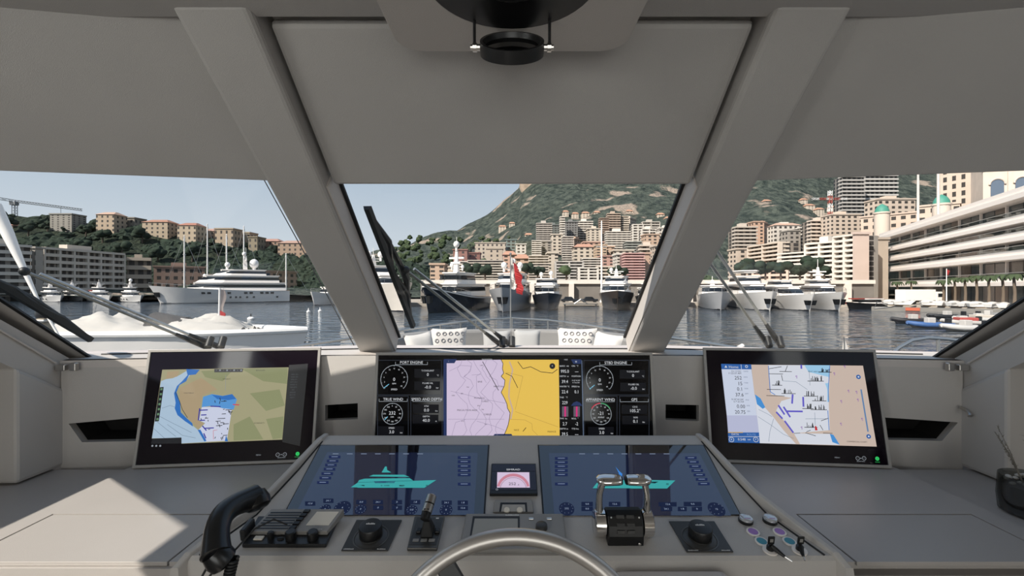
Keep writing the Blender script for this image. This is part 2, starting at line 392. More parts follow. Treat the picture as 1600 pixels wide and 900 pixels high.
for i in range(6):
    a0 = i * PI / 3 + .08; pts = [T0 @ V((.118 * math.cos(a0 + j * .9 / 8), .118 * math.sin(a0 + j * .9 / 8), .004)) for j in range(9)]
    MB().tube(pts, .0025, 6).build('ring_segment', STEEL, t, world=True)
mz, my = .452, .866
for sx in (-1, 1):
    MB().tube([(sx * .0705, my, mz), (sx * .0705, my - .004, .53)], .0028, 8).build('mirror_rod', BLK_PL, t, world=True)
    MB().tube([(sx * .060, my, mz), (sx * .066, my, mz), (sx * .066, my, mz), (sx * .0735, my, mz), (sx * .0735, my, mz), (sx * .078, my, mz)], [.006, .006, .0085, .0085, .005, .005], 10).build('pivot_screw', STEEL, t, world=True)
Tm = Matrix.Translation(V((0, my, mz))) @ Matrix.Rotation(math.radians(44), 4, 'X')
mi = MB().lathe([(.050, .003), (.0545, .012), (.06, .012), (.06, -.012), (.001, -.012)], 40, Tm).build('mirror_housing', BLK_PL, t, world=True, smooth=True)
MB().lathe([(.051, .001), (.051, .0032)], 40, Tm).build('mirror_glass', mat('dark_mirror', (22, 22, 23), .06, 0.4), mi, world=True)

# ================================================================ side worktops
ZT = -.713
for nm, sx in (('port', -1), ('starboard', 1)):
    lab = {'port': 'grey laminate side worktop catching a wedge of sunlight beside the telephone', 'starboard': 'shaded grey laminate side worktop with glass planter at its far end'}[nm]
    t = thing('side_worktop', lab, 'worktop', loc=(sx * 1.3, 1.5, ZF))
    def bx(x0, x1, *r): return MB().box(min(sx * x0, sx * x1), max(sx * x0, sx * x1), *r)
    bx(.86, 1.99, 1.19 if sx < 0 else 1.24, 1.84, ZT - .032, ZT - .012).build('base_board', LAM, t, world=True)
    if sx > 0: bx(.86, 1.99, 1.225, 1.2395, ZT - .032, ZT - .0125).build('front_fascia', LAM, t, world=True)
    pts = [(1.522, 1.20), (1.4495, 1.20), (1.4495, 1.4545), (.895, 1.4545), (.8925, 1.20), (.812, 1.20), (.735, 1.36), (.68, 1.6), (.68, 1.97), (1.515, 1.852), (1.522, 1.82)]
    MB().prism([(sx * x, y, ZT - .0119) for x, y in pts], (0, 0, .0119)).build('worktop_surround', LAM, t, world=True)
    bx(.8985, 1.444, 1.20, 1.4495, ZT - .0115, ZT).build('lid', LAM, t, world=True, bevel=.0015)
    bx(.87, 1.99, 1.23, 1.8, ZF, ZT - .055).build('cabinet_body', LAM, t, world=True)
    bx(.87, 1.99, 1.26, 1.8, ZT - .055, ZT - .032).build('plinth_recess', LAM, t, world=True)

# ================================================================ helm console
CA = math.radians(11); CPn = V((0, -math.sin(CA), math.cos(CA))); CP = (V((0, 1.15, -.668)), CPn); CW = V((0, math.cos(CA), math.sin(CA)))
cb = hit(800, 805, CP); LA = math.radians(24); LPn = V((0, -math.sin(LA), math.cos(LA))); LP = (cb.copy(), LPn); LW = V((0, math.cos(LA), math.sin(LA)))
lt = hit(800, 690, LP)
con = thing('helm_console', 'grey moulded helm console with raised side rails around the wheel', 'console', loc=(0, 1.3, ZF))
prof = [(1.16, ZF), (1.142, -.80), (1.1405, -.69), (1.1425, -.677), (1.15, -.668), (cb.y, cb.z), (lt.y, lt.z), (lt.y + .045, lt.z + .006), (lt.y + .065, lt.z - .01), (lt.y + .07, -.80), (lt.y + .07, ZF)]
def wx(y): return .652 if y >= 1.57 else (.652 + (1.57 - y) / .21 * .06 if y > 1.36 else .712 + (1.36 - y) / .24 * .112)
mb = MB(); n = len(prof)
for sgn in (-1, 1):
    mb.v += [V((sgn * wx(y), y, z)) for y, z in prof]
mb.f += [(i, i + 1, i + 1 + n, i + n) for i in range(n - 1)] + [tuple(range(n)), tuple(range(n, 2 * n))]
mb.build('console_body', VINYL, con, world=True, smooth=30)
for sgn in (-1, 1):
    mb = MB(); q = []
    for y, z in ((1.122, -.682), (1.15, -.66), (1.36, -.592), (lt.y, lt.z + .012), (lt.y + .05, lt.z + .012)):
        x = wx(y); q.append([(sgn * (x - .012), y, z - .05), (sgn * (x - .010), y, z), (sgn * (x + .008), y, z), (sgn * (x + .014), y, ZT - .005), (sgn * (x + .014), y, ZT - .1)])
    for i in range(len(q) - 1):
        b = len(mb.v); mb.v += [V(p) for p in q[i]] + [V(p) for p in q[i + 1]]; mb.f += [(b + j, b + j + 1, b + j + 6, b + j + 5) for j in range(4)]
    b = len(mb.v); mb.v += [V(p) for p in q[0]]; mb.f.append(tuple(range(b, b + 5)))
    mb.build('side_rail', VINYL, con, world=True, bevel=.004)
    pts = [V((sgn * (wx(y) - q_), y, z)) for y, z, q_ in ((1.15, -.667, .03), (cb.y, cb.z, .022), (1.45, cb.z + (1.45 - cb.y) * math.tan(LA), .016), (lt.y, lt.z, .011))]
    MB().tube([p + V((0, 0, .0005)) for p in pts], .0025, 6).build('panel_seam', RUBBER, con, world=True)

# padded bolster in front of the console
t = MB(); Tb = Matrix.Translation(V((.385, 1.085, -.70)))
t.box(-.142, .142, -.05, .052, -.05, .012, Tb)
o = t.build('padded_bolster', mat('cream_leather', (200, 190, 181), .5, bump=.1, bs=200), bevel=.024, seg=4, smooth=True); tag(o, 'cream padded leather bolster on the console front beneath the two keys', 'bolster')
# ================================================================ displays
EMW = lambda name, rgb, s=1.0: mat('screen_' + name, rgb, .3, emit=s)
SCR_BLK = mat('screen_glass_black', (8, 8, 11), .08, spec=.3)
SCR_PUR = mat('screen_glass_purple', (17, 10, 19), .07, spec=.3)
FRAME = mat('monitor_frame_grey', (150, 146, 141), .4)
W_ = EMW('white', (205, 208, 212)); DIM = EMW('dim', (60, 66, 78)); GREY = EMW('grey', (140, 146, 152)); NAVY = EMW('navy', (38, 52, 92)); CYAN = EMW('cyan', (110, 185, 215))
INK = mat('screen_ink', (22, 24, 34), .5)
def monitor(name, label, BL, U, W, w, h, glassm, frame=.011, depth=.05, hidden=0.0):
    M = basis(BL, U, W); t = thing(name, label, 'display', M=M)
    # housing: ring frame around a recessed glass
    o = [(-frame, -frame), (w + frame, -frame), (w + frame, h + frame), (-frame, h + frame)]; i_ = [(0, 0), (w, 0), (w, h), (0, h)]
    holed([(x, y, -.006) for x, y in o], [[(x, y, -.006) for x, y in i_]], (0, 0, .01)).build('frame', FRAME, t, bevel=.0015)
    b = .03; mb = MB(); mb.hexa([(b, b, -depth), (w - b, b, -depth), (w - b, h - b, -depth), (b, h - b, -depth), (-frame, -frame, -.006), (w + frame, -frame, -.006), (w + frame, h + frame, -.006), (-frame, h + frame, -.006)]); mb.build('housing', FRAME, t)
    MB().box(0.001, w - .001, 0.001, h - .001, -.005, 0).build('screen_glass', glassm, t)
    return t, (V(M.col[3][:3]), V(M.col[2][:3]))

# ---- centre display
tilt = math.radians(9); UW = V((0, math.sin(tilt), math.cos(tilt))); c0 = P(800, 685, 1.80); plc = (c0, V((0, -math.cos(tilt), math.sin(tilt))))
bl = hit(586, 685, plc) - UW * .03; br = hit(1021, 685, plc); tl = hit(800, 555, plc)
w = br.x - bl.x; h = (tl - c0).dot(UW) + .03
t, pl = monitor('wide_display', 'wide centre display with engine gauges either side of a yellow and lilac sea chart', bl, (1, 0, 0), UW, w, h, SCR_BLK)
s = Screen(t, pl, (1, 0, 0), UW)
def T(x, y, hh, b, al='CENTER', m=None, nm='white_lettering', sx=1.0): s.text(nm, m or W_, x, y, hh, b, .0016, al, sx)
def gauge(cx, cy, r, val, sub, labels, lab, full=False):
    s.arc('gauge_rings', GREY, cx, cy, r, -45 if not full else -90, 225 if not full else 270, .9, .0012, 40)
    for i, q in enumerate(labels):
        a = math.radians(225 - 270 * i / (len(labels) - 1)) if not full else math.radians(90 - 360 * i / len(labels))
        T(cx + math.cos(a) * r * .76, cy - math.sin(a) * r * .76, 2.1, q)
        s.line('gauge_rings', GREY, [(cx + math.cos(a) * r * .93, cy - math.sin(a) * r * .93), (cx + math.cos(a) * r, cy - math.sin(a) * r)], .7, .0012)
    T(cx, cy + 1 - (0 if not full else 2), 5.2, val); T(cx, cy + 7.5 - (0 if not full else 2.5), 2.3, sub)
    if lab: T(cx, cy + 16.5, 2.7, lab)
def head(cx, cy, half, b):
    T(cx, cy, 4.3, b, sx=.95)
    s.line('gauge_rings', GREY, [(cx - half, cy - 1), (cx - half, cy + 3.2), (cx + half, cy + 3.2), (cx + half, cy - 1)], .7, .0012)
def field(cx, cy, a, v, u, ux):
    s.poly('field_boxes', EMW('field', (12, 13, 18)), [(cx - 21, cy - 8), (cx + 19, cy - 8), (cx + 19, cy + 5.5), (cx - 21, cy + 5.5)], .0006)
    T(cx, cy - 5.2, 2.5, a); T(cx, cy + 1, 4.8, v); T(ux, cy + 2, 2.3, u)
RP = ['0', '3', '6', '9', '12', '15', '18', '21', '24', '27', '30']; WD = ['0', '30', '60', '90', '120', '150', '180', '210', '240', '270', '300', '330']
for x0, x1 in ((590, 690), (912, 1014)):
    s.line('panel_borders', DIM, [(x0, 563), (x1, 563), (x1, 617), (x0, 617)], .5, .0008, True)
for q in ((590, 638), (642, 691), (913, 964), (968, 1014)):
    s.line('panel_borders', DIM, [(q[0], 619), (q[1], 619), (q[1], 681), (q[0], 681)], .5, .0008, True)
head(643, 566.5, 25, 'PORT ENGINE'); gauge(616, 592, 21, '0', 'RPM', RP, 'SPEED'); field(668.5, 584.5, 'T.COOLANT', '0', '°C', 684); field(668.5, 604, 'P.LUBE OIL', '-0.0', 'bar', 683.5)
head(614.5, 624, 22, 'TRUE WIND'); head(667, 624, 22, 'SPEED AND DEPTH'); gauge(613, 646.5, 16, '232', 'DIR', WD, None, True)
field(666.5, 640, 'STW', '0.0', 'kts', 682); field(666, 656, 'DEPTH', '40.0', 'm', 681.5); field(612, 674, 'SPEED', '3.0', 'kts', 627)
head(962, 567, 25, 'STBD ENGINE'); gauge(937, 593, 21, '0', 'RPM', RP, 'SPEED'); field(989, 586, 'T.COOLANT', '0', '°C', 1004.5); field(990, 606, 'P.LUBE OIL', '-0.0', 'bar', 1005.5)
head(938, 624.5, 22, 'APPARENT WIND'); head(991, 624.5, 22, 'GPS'); gauge(939, 647, 16, '-21', 'ANGLE', ['0', '30', '60', '90', '120', '150', '180', '150', '120', '90', '60', '30'], None, True)
s.arc('port_arc', EMW('red', (205, 52, 72)), 939, 647, 16.6, 92, 150, 1.3, .0016); s.arc('starboard_arc', EMW('green', (40, 150, 84)), 939, 647, 16.6, 30, 88, 1.3, .0016)
field(992, 641, 'COG', '105.2°', '', 1005); field(993, 657.5, 'SOG', '0.1', 'kts', 1005.5); field(940, 675, 'SPEED', '3.0', 'kts', 956)
for a, b in (((599.5, 606.5), (608, 600)), ((921, 608), (929, 601.5)), ((601, 656), (606, 651))): s.line('needles', CYAN, [a, b], 1.0, .0016)
LIL = EMW('lilac', (205, 190, 214)); YEL = EMW('yellow', (226, 188, 84))
coast = [(783, 562), (786, 568), (785, 576), (787, 583), (783, 588), (789, 594), (788, 603), (783, 613), (788, 622), (792, 631), (793, 638), (797, 645), (796, 654), (794, 664), (791, 672), (788, 679), (785, 684)]
s.poly('chart_sea', LIL, [(698, 563.5)] + coast[:1] + coast[1:] + [(698, 684)], .0006)
s.poly('chart_land', YEL, [coast[0], (873, 562)] + [(874.5, 684)] + coast[::-1][:-1], .0006)
s.poly('chart_edge', NAVY, [(693, 562), (698, 562), (698, 684), (693, 684)], .0006); s.poly('chart_tabs', NAVY, [(694, 561), (714, 561), (710, 567.5), (694, 567.5)], .0010)
s.poly('chart_tabs', NAVY, [(892, 561.5), (908, 561.5), (908, 568.5), (896, 568.5)], .0010); s.poly('chart_tabs', NAVY, [(773, 678), (799, 678), (803, 684), (768, 684)], .0010)
s.line('coast_line', INK, coast, .9, .0010)
for off_ in range(5):
    s.line('depth_contours', EMW('contour', (150, 138, 165)), [(x - 14 - off_ * 13 + 5 * math.sin(i * 1.3 + off_ * 2), y) for i, (x, y) in enumerate(coast)], .5, .0010)
for q in ([(702, 580), (720, 571), (736, 572), (735, 580), (724, 590)], [(737, 586), (752, 585), (760, 598)], [(704, 611), (730, 617), (752, 623), (790, 630)], [(745, 658), (770, 665), (788, 672)], [(700, 655), (788, 655)], [(705, 684), (712, 660), (728, 655)]):
    s.line('depth_contours', EMW('contour', (150, 138, 165)), q, .5, .0010)
for q in ([(754, 565), (768, 590), (779, 610)], [(809, 565), (817, 576), (829, 573), (845, 581), (863, 583), (871, 577)], [(790, 583), (800, 588), (806, 600), (809, 606)], [(817, 674), (822, 668)]): s.line('coast_line', INK, q, .9, .0010)
BRN = EMW('brown_line', (176, 142, 70))
for q in ([(792, 582), (817, 588), (805, 640)], [(805, 643), (872, 667)], [(795, 655), (820, 656), (831, 662), (832, 672), (840, 680)]): s.line('land_lines', BRN, q, .5, .0010)
s.line('border_band', EMW('band', (196, 170, 150)), [(796, 565), (801, 578), (796, 600), (795, 620), (801, 640), (798, 655)], 2.2, .0009)
for x, y, b in ((779, 604, 'MENTON'), (750, 596.5, 'BAIE'), (758, 627, 'CABLE'), (730, 641, 'PRECAUTION AREA'), (762, 647.5, 'CABLES'), (749, 622, 'MONACO'), (862, 674.5, 'FRANCE'), (807, 672, 'NICE')): s.text('chart_names', INK, x, y, 2.6, b, .0010)
for x, y, b in ((752, 571, '1200'), (731, 605, '955'), (722, 615, '880'), (754, 640, '700'), (759, 663, '450'), (723, 658, '610'), (708, 618, '1050'), (748, 634, '825')): s.text('chart_names', INK, x, y, 1.9, b, .0010)
s.disc('chart_button', INK, 863, 572, 4.5, .0010); s.text('white_lettering', W_, 863, 572, 3, '+', .0016)
s.poly('data_column', EMW('column', (9, 9, 11)), [(873.5, 562), (909, 562), (911, 684), (875, 684)], .0008); s.line('chart_border', EMW('edge', (120, 140, 170)), [(909, 563), (911.5, 684)], .7, .0010)
for y, a, b, v1, v2 in ((572, 'BARO  mb', 'CRS  °T', '995.0', '---'), (588, 'DEPTH  m', 'POSITION', '39.4', ''), (604, 'WATER °C', 'SPEED kn', '22.4', '0.1'), (621, 'THD   °T', '', '229', ''), (654, 'TWS  kn', 'ROLL  °', '2.7', '-2'), (670, 'DEPTH m', 'TTD hrs', '39.5', '---')):
    T(874.5, y, 2.3, a, 'LEFT'); T(893, y, 2.3, b, 'LEFT'); T(882.5, y + 8.4, 5.0, v1, sx=.85); T(901, y + 8.4, 5.0, v2, sx=.85)
T(900, 594.5, 1.8, 'N 43°44.207'); T(900, 598, 1.8, "E 7°25.764")
for x in (883, 901): s.poly('rudder_bars', EMW('bar', (92, 86, 98)), [(x - 5, 635), (x + 5, 635), (x + 5, 651), (x - 5, 651)], .0011); s.poly('rudder_marks', EMW('pink', (205, 48, 120)), [(x - 1.3, 635), (x + 1.3, 635), (x + 1.3, 651), (x - 1.3, 651)], .0016)
s.poly('chart_tabs', NAVY, [(892, 634), (896, 629), (901, 627), (906, 629), (910, 634)], .0010)
T(701, 564.5, 2.2, '▾'); T(761, 561.6, 1.9, 'NAVIGATION'); T(884, 562, 1.9, '14:25'); T(900, 565.3, 2.6, '☰'); T(778, 681.5, 2.4, '−'); T(794, 681.5, 2.4, '+')
s.done()

# ---- the two side displays (mirror images of each other in shape)
BLl = V((-1.482, 1.8150, ZT + .015)); BRl = V((-.820, 1.881, ZT + .015)); TLl = V((-1.4905, 1.905, -.266)); Ul = (BRl - BLl); Wl = TLl - BLl
def side(sx):
    if sx < 0: return BLl, Ul, Wl
    return mx(BRl), -mx(Ul), mx(Wl)
BLr, Ur, Wr = side(1); wd = Ul.length
Wl_ = (Wl - Ul.normalized() * Wl.dot(Ul.normalized())); hd = Wl_.length
tL, plL = monitor('chart_display', 'tilted display with green land chart standing on the sunlit worktop', BLl, Ul, Wl, wd, hd, SCR_PUR, depth=.06)
s = Screen(tL, plL, Ul, Wl_)
LAND = EMW('land', (158, 154, 122)); LAND2 = EMW('land_tan', (166, 148, 118)); LAND3 = EMW('land_olive', (136, 140, 104)); SEA = EMW('sea', (166, 188, 208)); BLU = EMW('shoal', (48, 108, 182)); BLU2 = EMW('shoal_mid', (84, 146, 206)); PALE = EMW('harbour', (196, 202, 222)); INDIGO = EMW('indigo', (50, 48, 150))
q5 = lambda X, Y: (230 + X / 4.737, 545 + Y / 4.737)
s.poly('side_panel', mat('screen_dull_panel', (30, 30, 34), .3, emit=0), [q5(1050, 120), q5(1190, 110), q5(1130, 720), q5(1000, 690)], .0004)
s.poly('chart_land', LAND, [q5(112, 155), q5(1047, 137), q5(1000, 672), q5(255, 702), q5(255, 660), q5(35, 664)], .0006)
s.poly('chart_sea', SEA, [q5(103, 240), q5(140, 225), q5(190, 218), q5(240, 195), q5(290, 165), q5(320, 190), q5(290, 235), q5(225, 280), q5(205, 330), q5(225, 440), q5(225, 490), q5(290, 540), q5(340, 570), q5(400, 620), q5(440, 690), q5(255, 700), q5(255, 660), q5(36, 662)], .0009)
s.poly('shoal_water', BLU, [q5(290, 150), q5(390, 155), q5(360, 190), q5(310, 195), q5(290, 240), q5(240, 268), q5(218, 320), q5(245, 400), q5(250, 470), q5(300, 520), q5(335, 550), q5(340, 575), q5(280, 535), q5(225, 490), q5(205, 440), q5(212, 400), q5(200, 330), q5(222, 275), q5(260, 240), q5(300, 195)], .0012)
s.poly('harbour_basin', PALE, [q5(405, 430), q5(630, 430), q5(610, 560), q5(590, 680), q5(440, 688), q5(380, 600), q5(430, 550), q5(385, 530)], .0010)
s.poly('harbour_shoal', BLU2, [q5(415, 355), q5(480, 335), q5(560, 348), q5(630, 335), q5(665, 375), q5(640, 450), q5(560, 440), q5(490, 420), q5(405, 432)], .0012)
s.poly('harbour_deep', BLU, [q5(480, 340), q5(560, 350), q5(630, 335), q5(660, 370), q5(600, 380), q5(520, 372)], .0014)
s.poly('harbour_deep', BLU, [q5(375, 600), q5(395, 598), q5(440, 680), q5(425, 686)], .0014); s.poly('harbour_deep', BLU, [q5(585, 640), q5(600, 685), q5(575, 685)], .0014)
s.poly('land_tan', LAND2, [q5(150, 170), q5(240, 162), q5(225, 205), q5(140, 225)], .0010); s.poly('land_tan', LAND2, [q5(240, 290), q5(400, 215), q5(520, 300), q5(410, 345), q5(390, 440), q5(380, 530), q5(420, 552), q5(380, 590), q5(310, 520), q5(262, 460), q5(240, 370)], .0008)
for q in ([(400, 165), (640, 150), (560, 240), (430, 210)], [(700, 150), (1040, 140), (1036, 260), (860, 240)], [(760, 330), (980, 300), (1020, 420), (880, 460)], [(640, 560), (760, 500), (860, 670), (640, 680)], [(880, 520), (1010, 500), (1000, 660), (930, 670)]): s.poly('land_olive', LAND3, [q5(*p) for p in q], .0008)
random.seed(3)
for i in range(34):
    x, y = random.choice([(430, 520), (540, 530), (560, 570), (540, 640), (590, 465), (430, 590), (540, 390)]); x += random.uniform(-40, 40); y += random.uniform(-18, 18); l = random.uniform(6, 26)
    s.line('moored_marks', INDIGO if i % 3 else INK, [q5(x, y), q5(x + random.uniform(-8, 8), y + l * random.choice((-1, 1)))] if i % 2 else [q5(x - l, y), q5(x + l, y - 2)], 1.0, .0016)
for q in ([(410, 570), (440, 605)], [(425, 588), (495, 585)], [(388, 530), (430, 528)], [(400, 490), (440, 488)], [(388, 455), (450, 452)], [(420, 625), (436, 662)], [(390, 440), (380, 530)], [(470, 425), (545, 428)]): s.line('pier_marks', INDIGO, [q5(*p) for p in q], 1.6, .0016)
s.line('coast_road', INK, [q5(*p) for p in ((210, 320), (240, 385), (262, 450), (300, 510))], .7, .0016)
s.line('course_line', GREY, [q5(583, 195), q5(580, 310)], .5, .0016)
for q in ([(75, 540), (150, 600), (215, 650)], [(50, 590), (130, 662)], [(110, 440), (170, 420), (205, 430)], [(150, 560), (260, 640), (360, 660)], [(95, 500), (170, 540), (330, 620)]): s.line('depth_contours', EMW('dcont', (110, 128, 146)), [q5(*p) for p in q], .5, .0012)
s.line('own_ship', EMW('red', (205, 52, 72)), [q5(635, 412), q5(682, 415)], 1.4, .0016)
s.line('lane_marks', EMW('lane', (196, 120, 130)), [q5(520, 600), q5(490, 605), q5(492, 670)], .7, .0016)
s.poly('tool_strip', INK, [q5(498, 150), q5(712, 148), q5(706, 172), q5(498, 174)], .0014)
for i in range(8): s.text('white_lettering', GREY, *q5(515 + 26 * i, 160), 2.4, '■' if i % 2 else '+', .0018)
s.poly('tool_strip', INK, [q5(95, 285), q5(124, 282), q5(88, 536), q5(58, 538)], .0014)
for i in range(7): s.text('tool_icons', EMW('icon', (96, 130, 100)), *q5(108 - 5 * i, 300 + 37 * i), 3.2, '■', .0018)
s.poly('status_bar', INK, [q5(38, 664), q5(255, 656), q5(252, 700), q5(30, 704)], .0014)
for i in range(3): s.disc('tool_icons_white', GREY, *q5(40 + 29 * i, 718), 1.5, .0014)
for i, b in enumerate(('HDG 252', 'COG 105', 'SOG 0.1', 'DPT 39.4', 'WIND 15', 'TARGETS', 'AIS', 'RADAR', 'ROUTE', 'NEXT')): s.text('panel_lettering', EMW('paneltext', (96, 98, 104)), *q5(1052 + 40 - i * 2, 190 + i * 19), 1.9, b, .0014, 'CENTER')
s.text('dim_lettering', INK, *q5(590, 224), 1.8, 'MONACO', .0016); s.text('dim_lettering', INK, *q5(830, 550), 1.8, 'MONEGHETTI', .0016); s.text('dim_lettering', INK, *q5(310, 328), 1.8, 'FONTVIEILLE', .0016); s.text('dim_lettering', INK, *q5(840, 160), 1.8, 'BEAUSOLEIL', .0016)
def bezel_marks(s, dx):
    G = EMW('power_green', (46, 190, 96))
    s.arc('bezel_icons', GREY, 434 + dx[0], dx[1] + 710.5, 2.7, 0, 360, .6, .0008); s.arc('bezel_icons', GREY, 445 + dx[0], dx[1] + 710, 2.7, 0, 360, .6, .0008)
    s.text('bezel_icons', GREY, 434 + dx[0], dx[1] + 710.5, 2.4, '−', .0008); s.text('bezel_icons', GREY, 445 + dx[0], dx[1] + 710, 2.4, '+', .0008); s.disc('bezel_icons', GREY, 439.5 + dx[0], dx[1] + 710.2, .8, .0008)
    s.text('bezel_icons', GREY, 440 + dx[0], dx[1] + 715, 1.5, 'BRIGHTNESS', .0008)
    s.disc('power_lamp', G, 465 + dx[0], dx[1] + 709, 3.0, .0008); s.text('power_mark', mat('screen_ink', (22, 24, 34)), 465 + dx[0], dx[1] + 709, 2.6, 'o', .0010); s.text('power_lettering', G, 464 + dx[0], dx[1] + 714, 1.4, 'POWER', .0008)
    s.text('bezel_icons', GREY, 404 + dx[0], dx[1] + 711, 2.0, 'MENU', .0008)
bezel_marks(s, (0, 0)); s.done()

tR, plR = monitor('harbour_display', 'tilted display with pale harbour chart and blue data column near the planter', BLr, Ur, Wr, wd, hd, SCR_PUR, depth=.06)
Wr_ = mx(Wl_); s = Screen(tR, plR, Ur, Wr_)
q6 = lambda X, Y: (1120 + X / 6.154, 560 + Y / 6.154)
PINK = EMW('tan_land', (196, 178, 166)); WHT = EMW('chart_white', (208, 212, 222)); UIB = EMW('ui_blue', (44, 92, 160)); PAN = EMW('ui_pale', (196, 204, 222)); PAN2 = EMW('ui_lilac', (178, 182, 208)); PUR = EMW('violet', (140, 96, 168)); SKYB = EMW('light_blue', (150, 194, 224))
s.poly('chart_land', PINK, [q6(330, 60), q6(1405, 70), q6(1537, 848), q6(410, 815)], .0005)
s.poly('harbour_water', WHT, [q6(492, 64), q6(1085, 66), q6(1075, 420), q6(1085, 690), q6(740, 720), q6(640, 590), q6(570, 500), q6(620, 410), q6(720, 380), q6(520, 345), q6(510, 200)], .0008)
s.poly('open_sea', WHT, [q6(365, 350), q6(460, 470), q6(540, 560), q6(640, 690), q6(760, 822), q6(412, 815), q6(385, 540)], .0008)
s.poly('open_sea', WHT, [q6(740, 720), q6(1085, 725), q6(1180, 832), q6(800, 824)], .0008)
for q in ([(365, 345), (420, 385), (465, 470), (440, 485), (385, 440)], [(1085, 725), (1120, 735), (1180, 830), (1110, 805)]): s.poly('shoal_water', EMW('shoal_bright', (70, 140, 205)), [q6(*p) for p in q], .0012)
s.poly('shallow_band', SKYB, [q6(840, 64), q6(1085, 66), q6(1080, 180), q6(880, 130)], .0010); s.poly('shallow_band', SKYB, [q6(1040, 240), q6(1078, 235), q6(1072, 420), q6(1060, 418), q6(1062, 300)], .0010); s.line('quay_line', EMW('quayblue', (70, 120, 190)), [q6(*p) for p in ((495, 70), (512, 320), (560, 350))], 1.0, .0012); s.line('quay_line', EMW('quayblue', (70, 120, 190)), [q6(*p) for p in ((1085, 70), (1070, 300), (1075, 418))], 1.0, .0012); s.line('quay_line', EMW('quayblue', (70, 120, 190)), [q6(*p) for p in ((1066, 500), (1078, 690))], 1.0, .0012)
VIO = EMW('pier_violet', (96, 90, 190))
for q in ([(590, 450), (650, 540)], [(640, 465), (705, 565)], [(570, 515), (630, 580)], [(650, 600), (735, 715)], [(670, 508), (825, 510)], [(828, 370), (832, 465)], [(728, 345), (722, 435)], [(810, 62), (812, 100)]): s.line('pier_marks', VIO, [q6(*p) for p in q], 2.6, .0014)
random.seed(11)
for cx, cy, n, sx_ in ((690, 325, 9, 45), (950, 205, 12, 55), (1040, 120, 14, 40), (900, 350, 12, 40), (985, 395, 10, 45), (875, 470, 10, 30), (980, 480, 14, 55), (905, 650, 8, 40), (580, 245, 6, 25)):
    for i in range(n):
        x = cx + random.uniform(-sx_, sx_); hh = random.uniform(18, 52); s.line('moored_marks', INDIGO if i % 4 else INK, [q6(x, cy + 14), q6(x + random.uniform(-2, 2), cy + 14 - hh)], .8, .0016)
    s.line('moored_marks', INK if cy > 600 else INDIGO, [q6(cx - sx_ - 25, cy + 12), q6(cx + sx_ + 22, cy + 14)], .9, .0016)
for q in ([(500, 100), (620, 80)], [(600, 125), (720, 128)], [(655, 128), (678, 70)], [(500, 148), (635, 150)], [(620, 160), (632, 215)], [(480, 298), (615, 300)], [(475, 357), (650, 362)], [(850, 715), (950, 745)], [(900, 690), (860, 705)], [(990, 640), (1020, 690)], [(1000, 600), (1070, 575)], [(740, 720), (800, 718)], [(1020, 718), (1110, 720)]): s.line('label_marks', INK, [q6(*p) for p in q], .8, .0016)
for q in ([(630, 215), (760, 225), (870, 300)], [(400, 490), (480, 530), (530, 560)], [(395, 560), (520, 640), (640, 730), (740, 770)], [(545, 580), (510, 700), (498, 800)], [(850, 580), (1060, 580)], [(940, 520), (945, 640)], [(885, 110), (895, 260)]): s.line('depth_contours', EMW('dcont', (110, 128, 146)), [q6(*p) for p in q], .5, .0012)
s.poly('own_ship', EMW('ship_red', (190, 40, 44)), [q6(942, 650), q6(952, 648), q6(968, 690), q6(942, 692)], .0018)
for x, y in ((1228, 80), (1128, 148), (1265, 315), (1342, 325), (1195, 415), (1355, 400), (1395, 585), (1192, 632), (765, 178), (815, 668)): s.text('violet_symbols', PUR, *q6(x, y), 3.6, '¶', .0014)
for x, y in ((1360, 178), (1458, 750)): s.disc('map_buttons', UIB, *q6(x, y), 3.4, .0014); s.disc('map_button_dots', WHT, *q6(x, y), 1.3, .0018)
s.line('zoom_slider', EMW('slider', (96, 128, 168)), [q6(1385, 298), q6(1452, 705)], 2.2, .0014)
s.text('chart_names', INK, *q6(1345, 802), 2.2, 'COMMERCIAL CHART', .0014); s.text('chart_names', INK, *q6(940, 128), 2.0, 'PORT HERCULE', .0014)
s.poly('data_panel', PAN, [q6(45, 104), q6(333, 104), q6(385, 548), q6(95, 548)], .0009); s.poly('data_panel_lower', PAN2, [q6(95, 548), q6(385, 548), q6(405, 712), q6(108, 712)], .0009)
s.poly('home_bar', UIB, [q6(40, 52), q6(330, 58), q6(333, 105), q6(45, 104)], .0010); s.poly('home_bar', UIB, [q6(106, 712), q6(405, 712), q6(412, 815), q6(112, 808)], .0010)
s.line('bar_divider', WHT, [q6(232, 58), q6(236, 104)], .7, .0014); s.line('bar_divider', WHT, [q6(110, 752), q6(408, 752)], .6, .0014); s.line('tab_mark', EMW('amber', (200, 160, 60)), [q6(106, 712), q6(250, 712)], 1.1, .0016)
s.text('white_lettering', W_, *q6(160, 83), 4.2, 'Home', .0014); s.text('white_lettering', W_, *q6(86, 80), 3.4, '▲', .0014); s.arc('white_lettering', W_, *q6(284, 78), 1.7, 0, 360, .9, .0014)
s.text('white_lettering', W_, *q6(175, 730), 3.0, 'DATA', .0014); s.text('pale_lettering', EMW('palelet', (120, 156, 206)), *q6(330, 733), 3.0, 'ROUTE', .0014); s.text('white_lettering', W_, *q6(238, 779), 3.8, '0.548', .0014); s.text('white_lettering', W_, *q6(310, 782), 2.2, 'NM', .0014)
for x, b in ((140, 'R'), (374, 'P')): s.arc('white_lettering', W_, *q6(x, 780), 3.5, 0, 360, .7, .0014); s.text('white_lettering', W_, *q6(x, 780), 2.8, b, .0014)
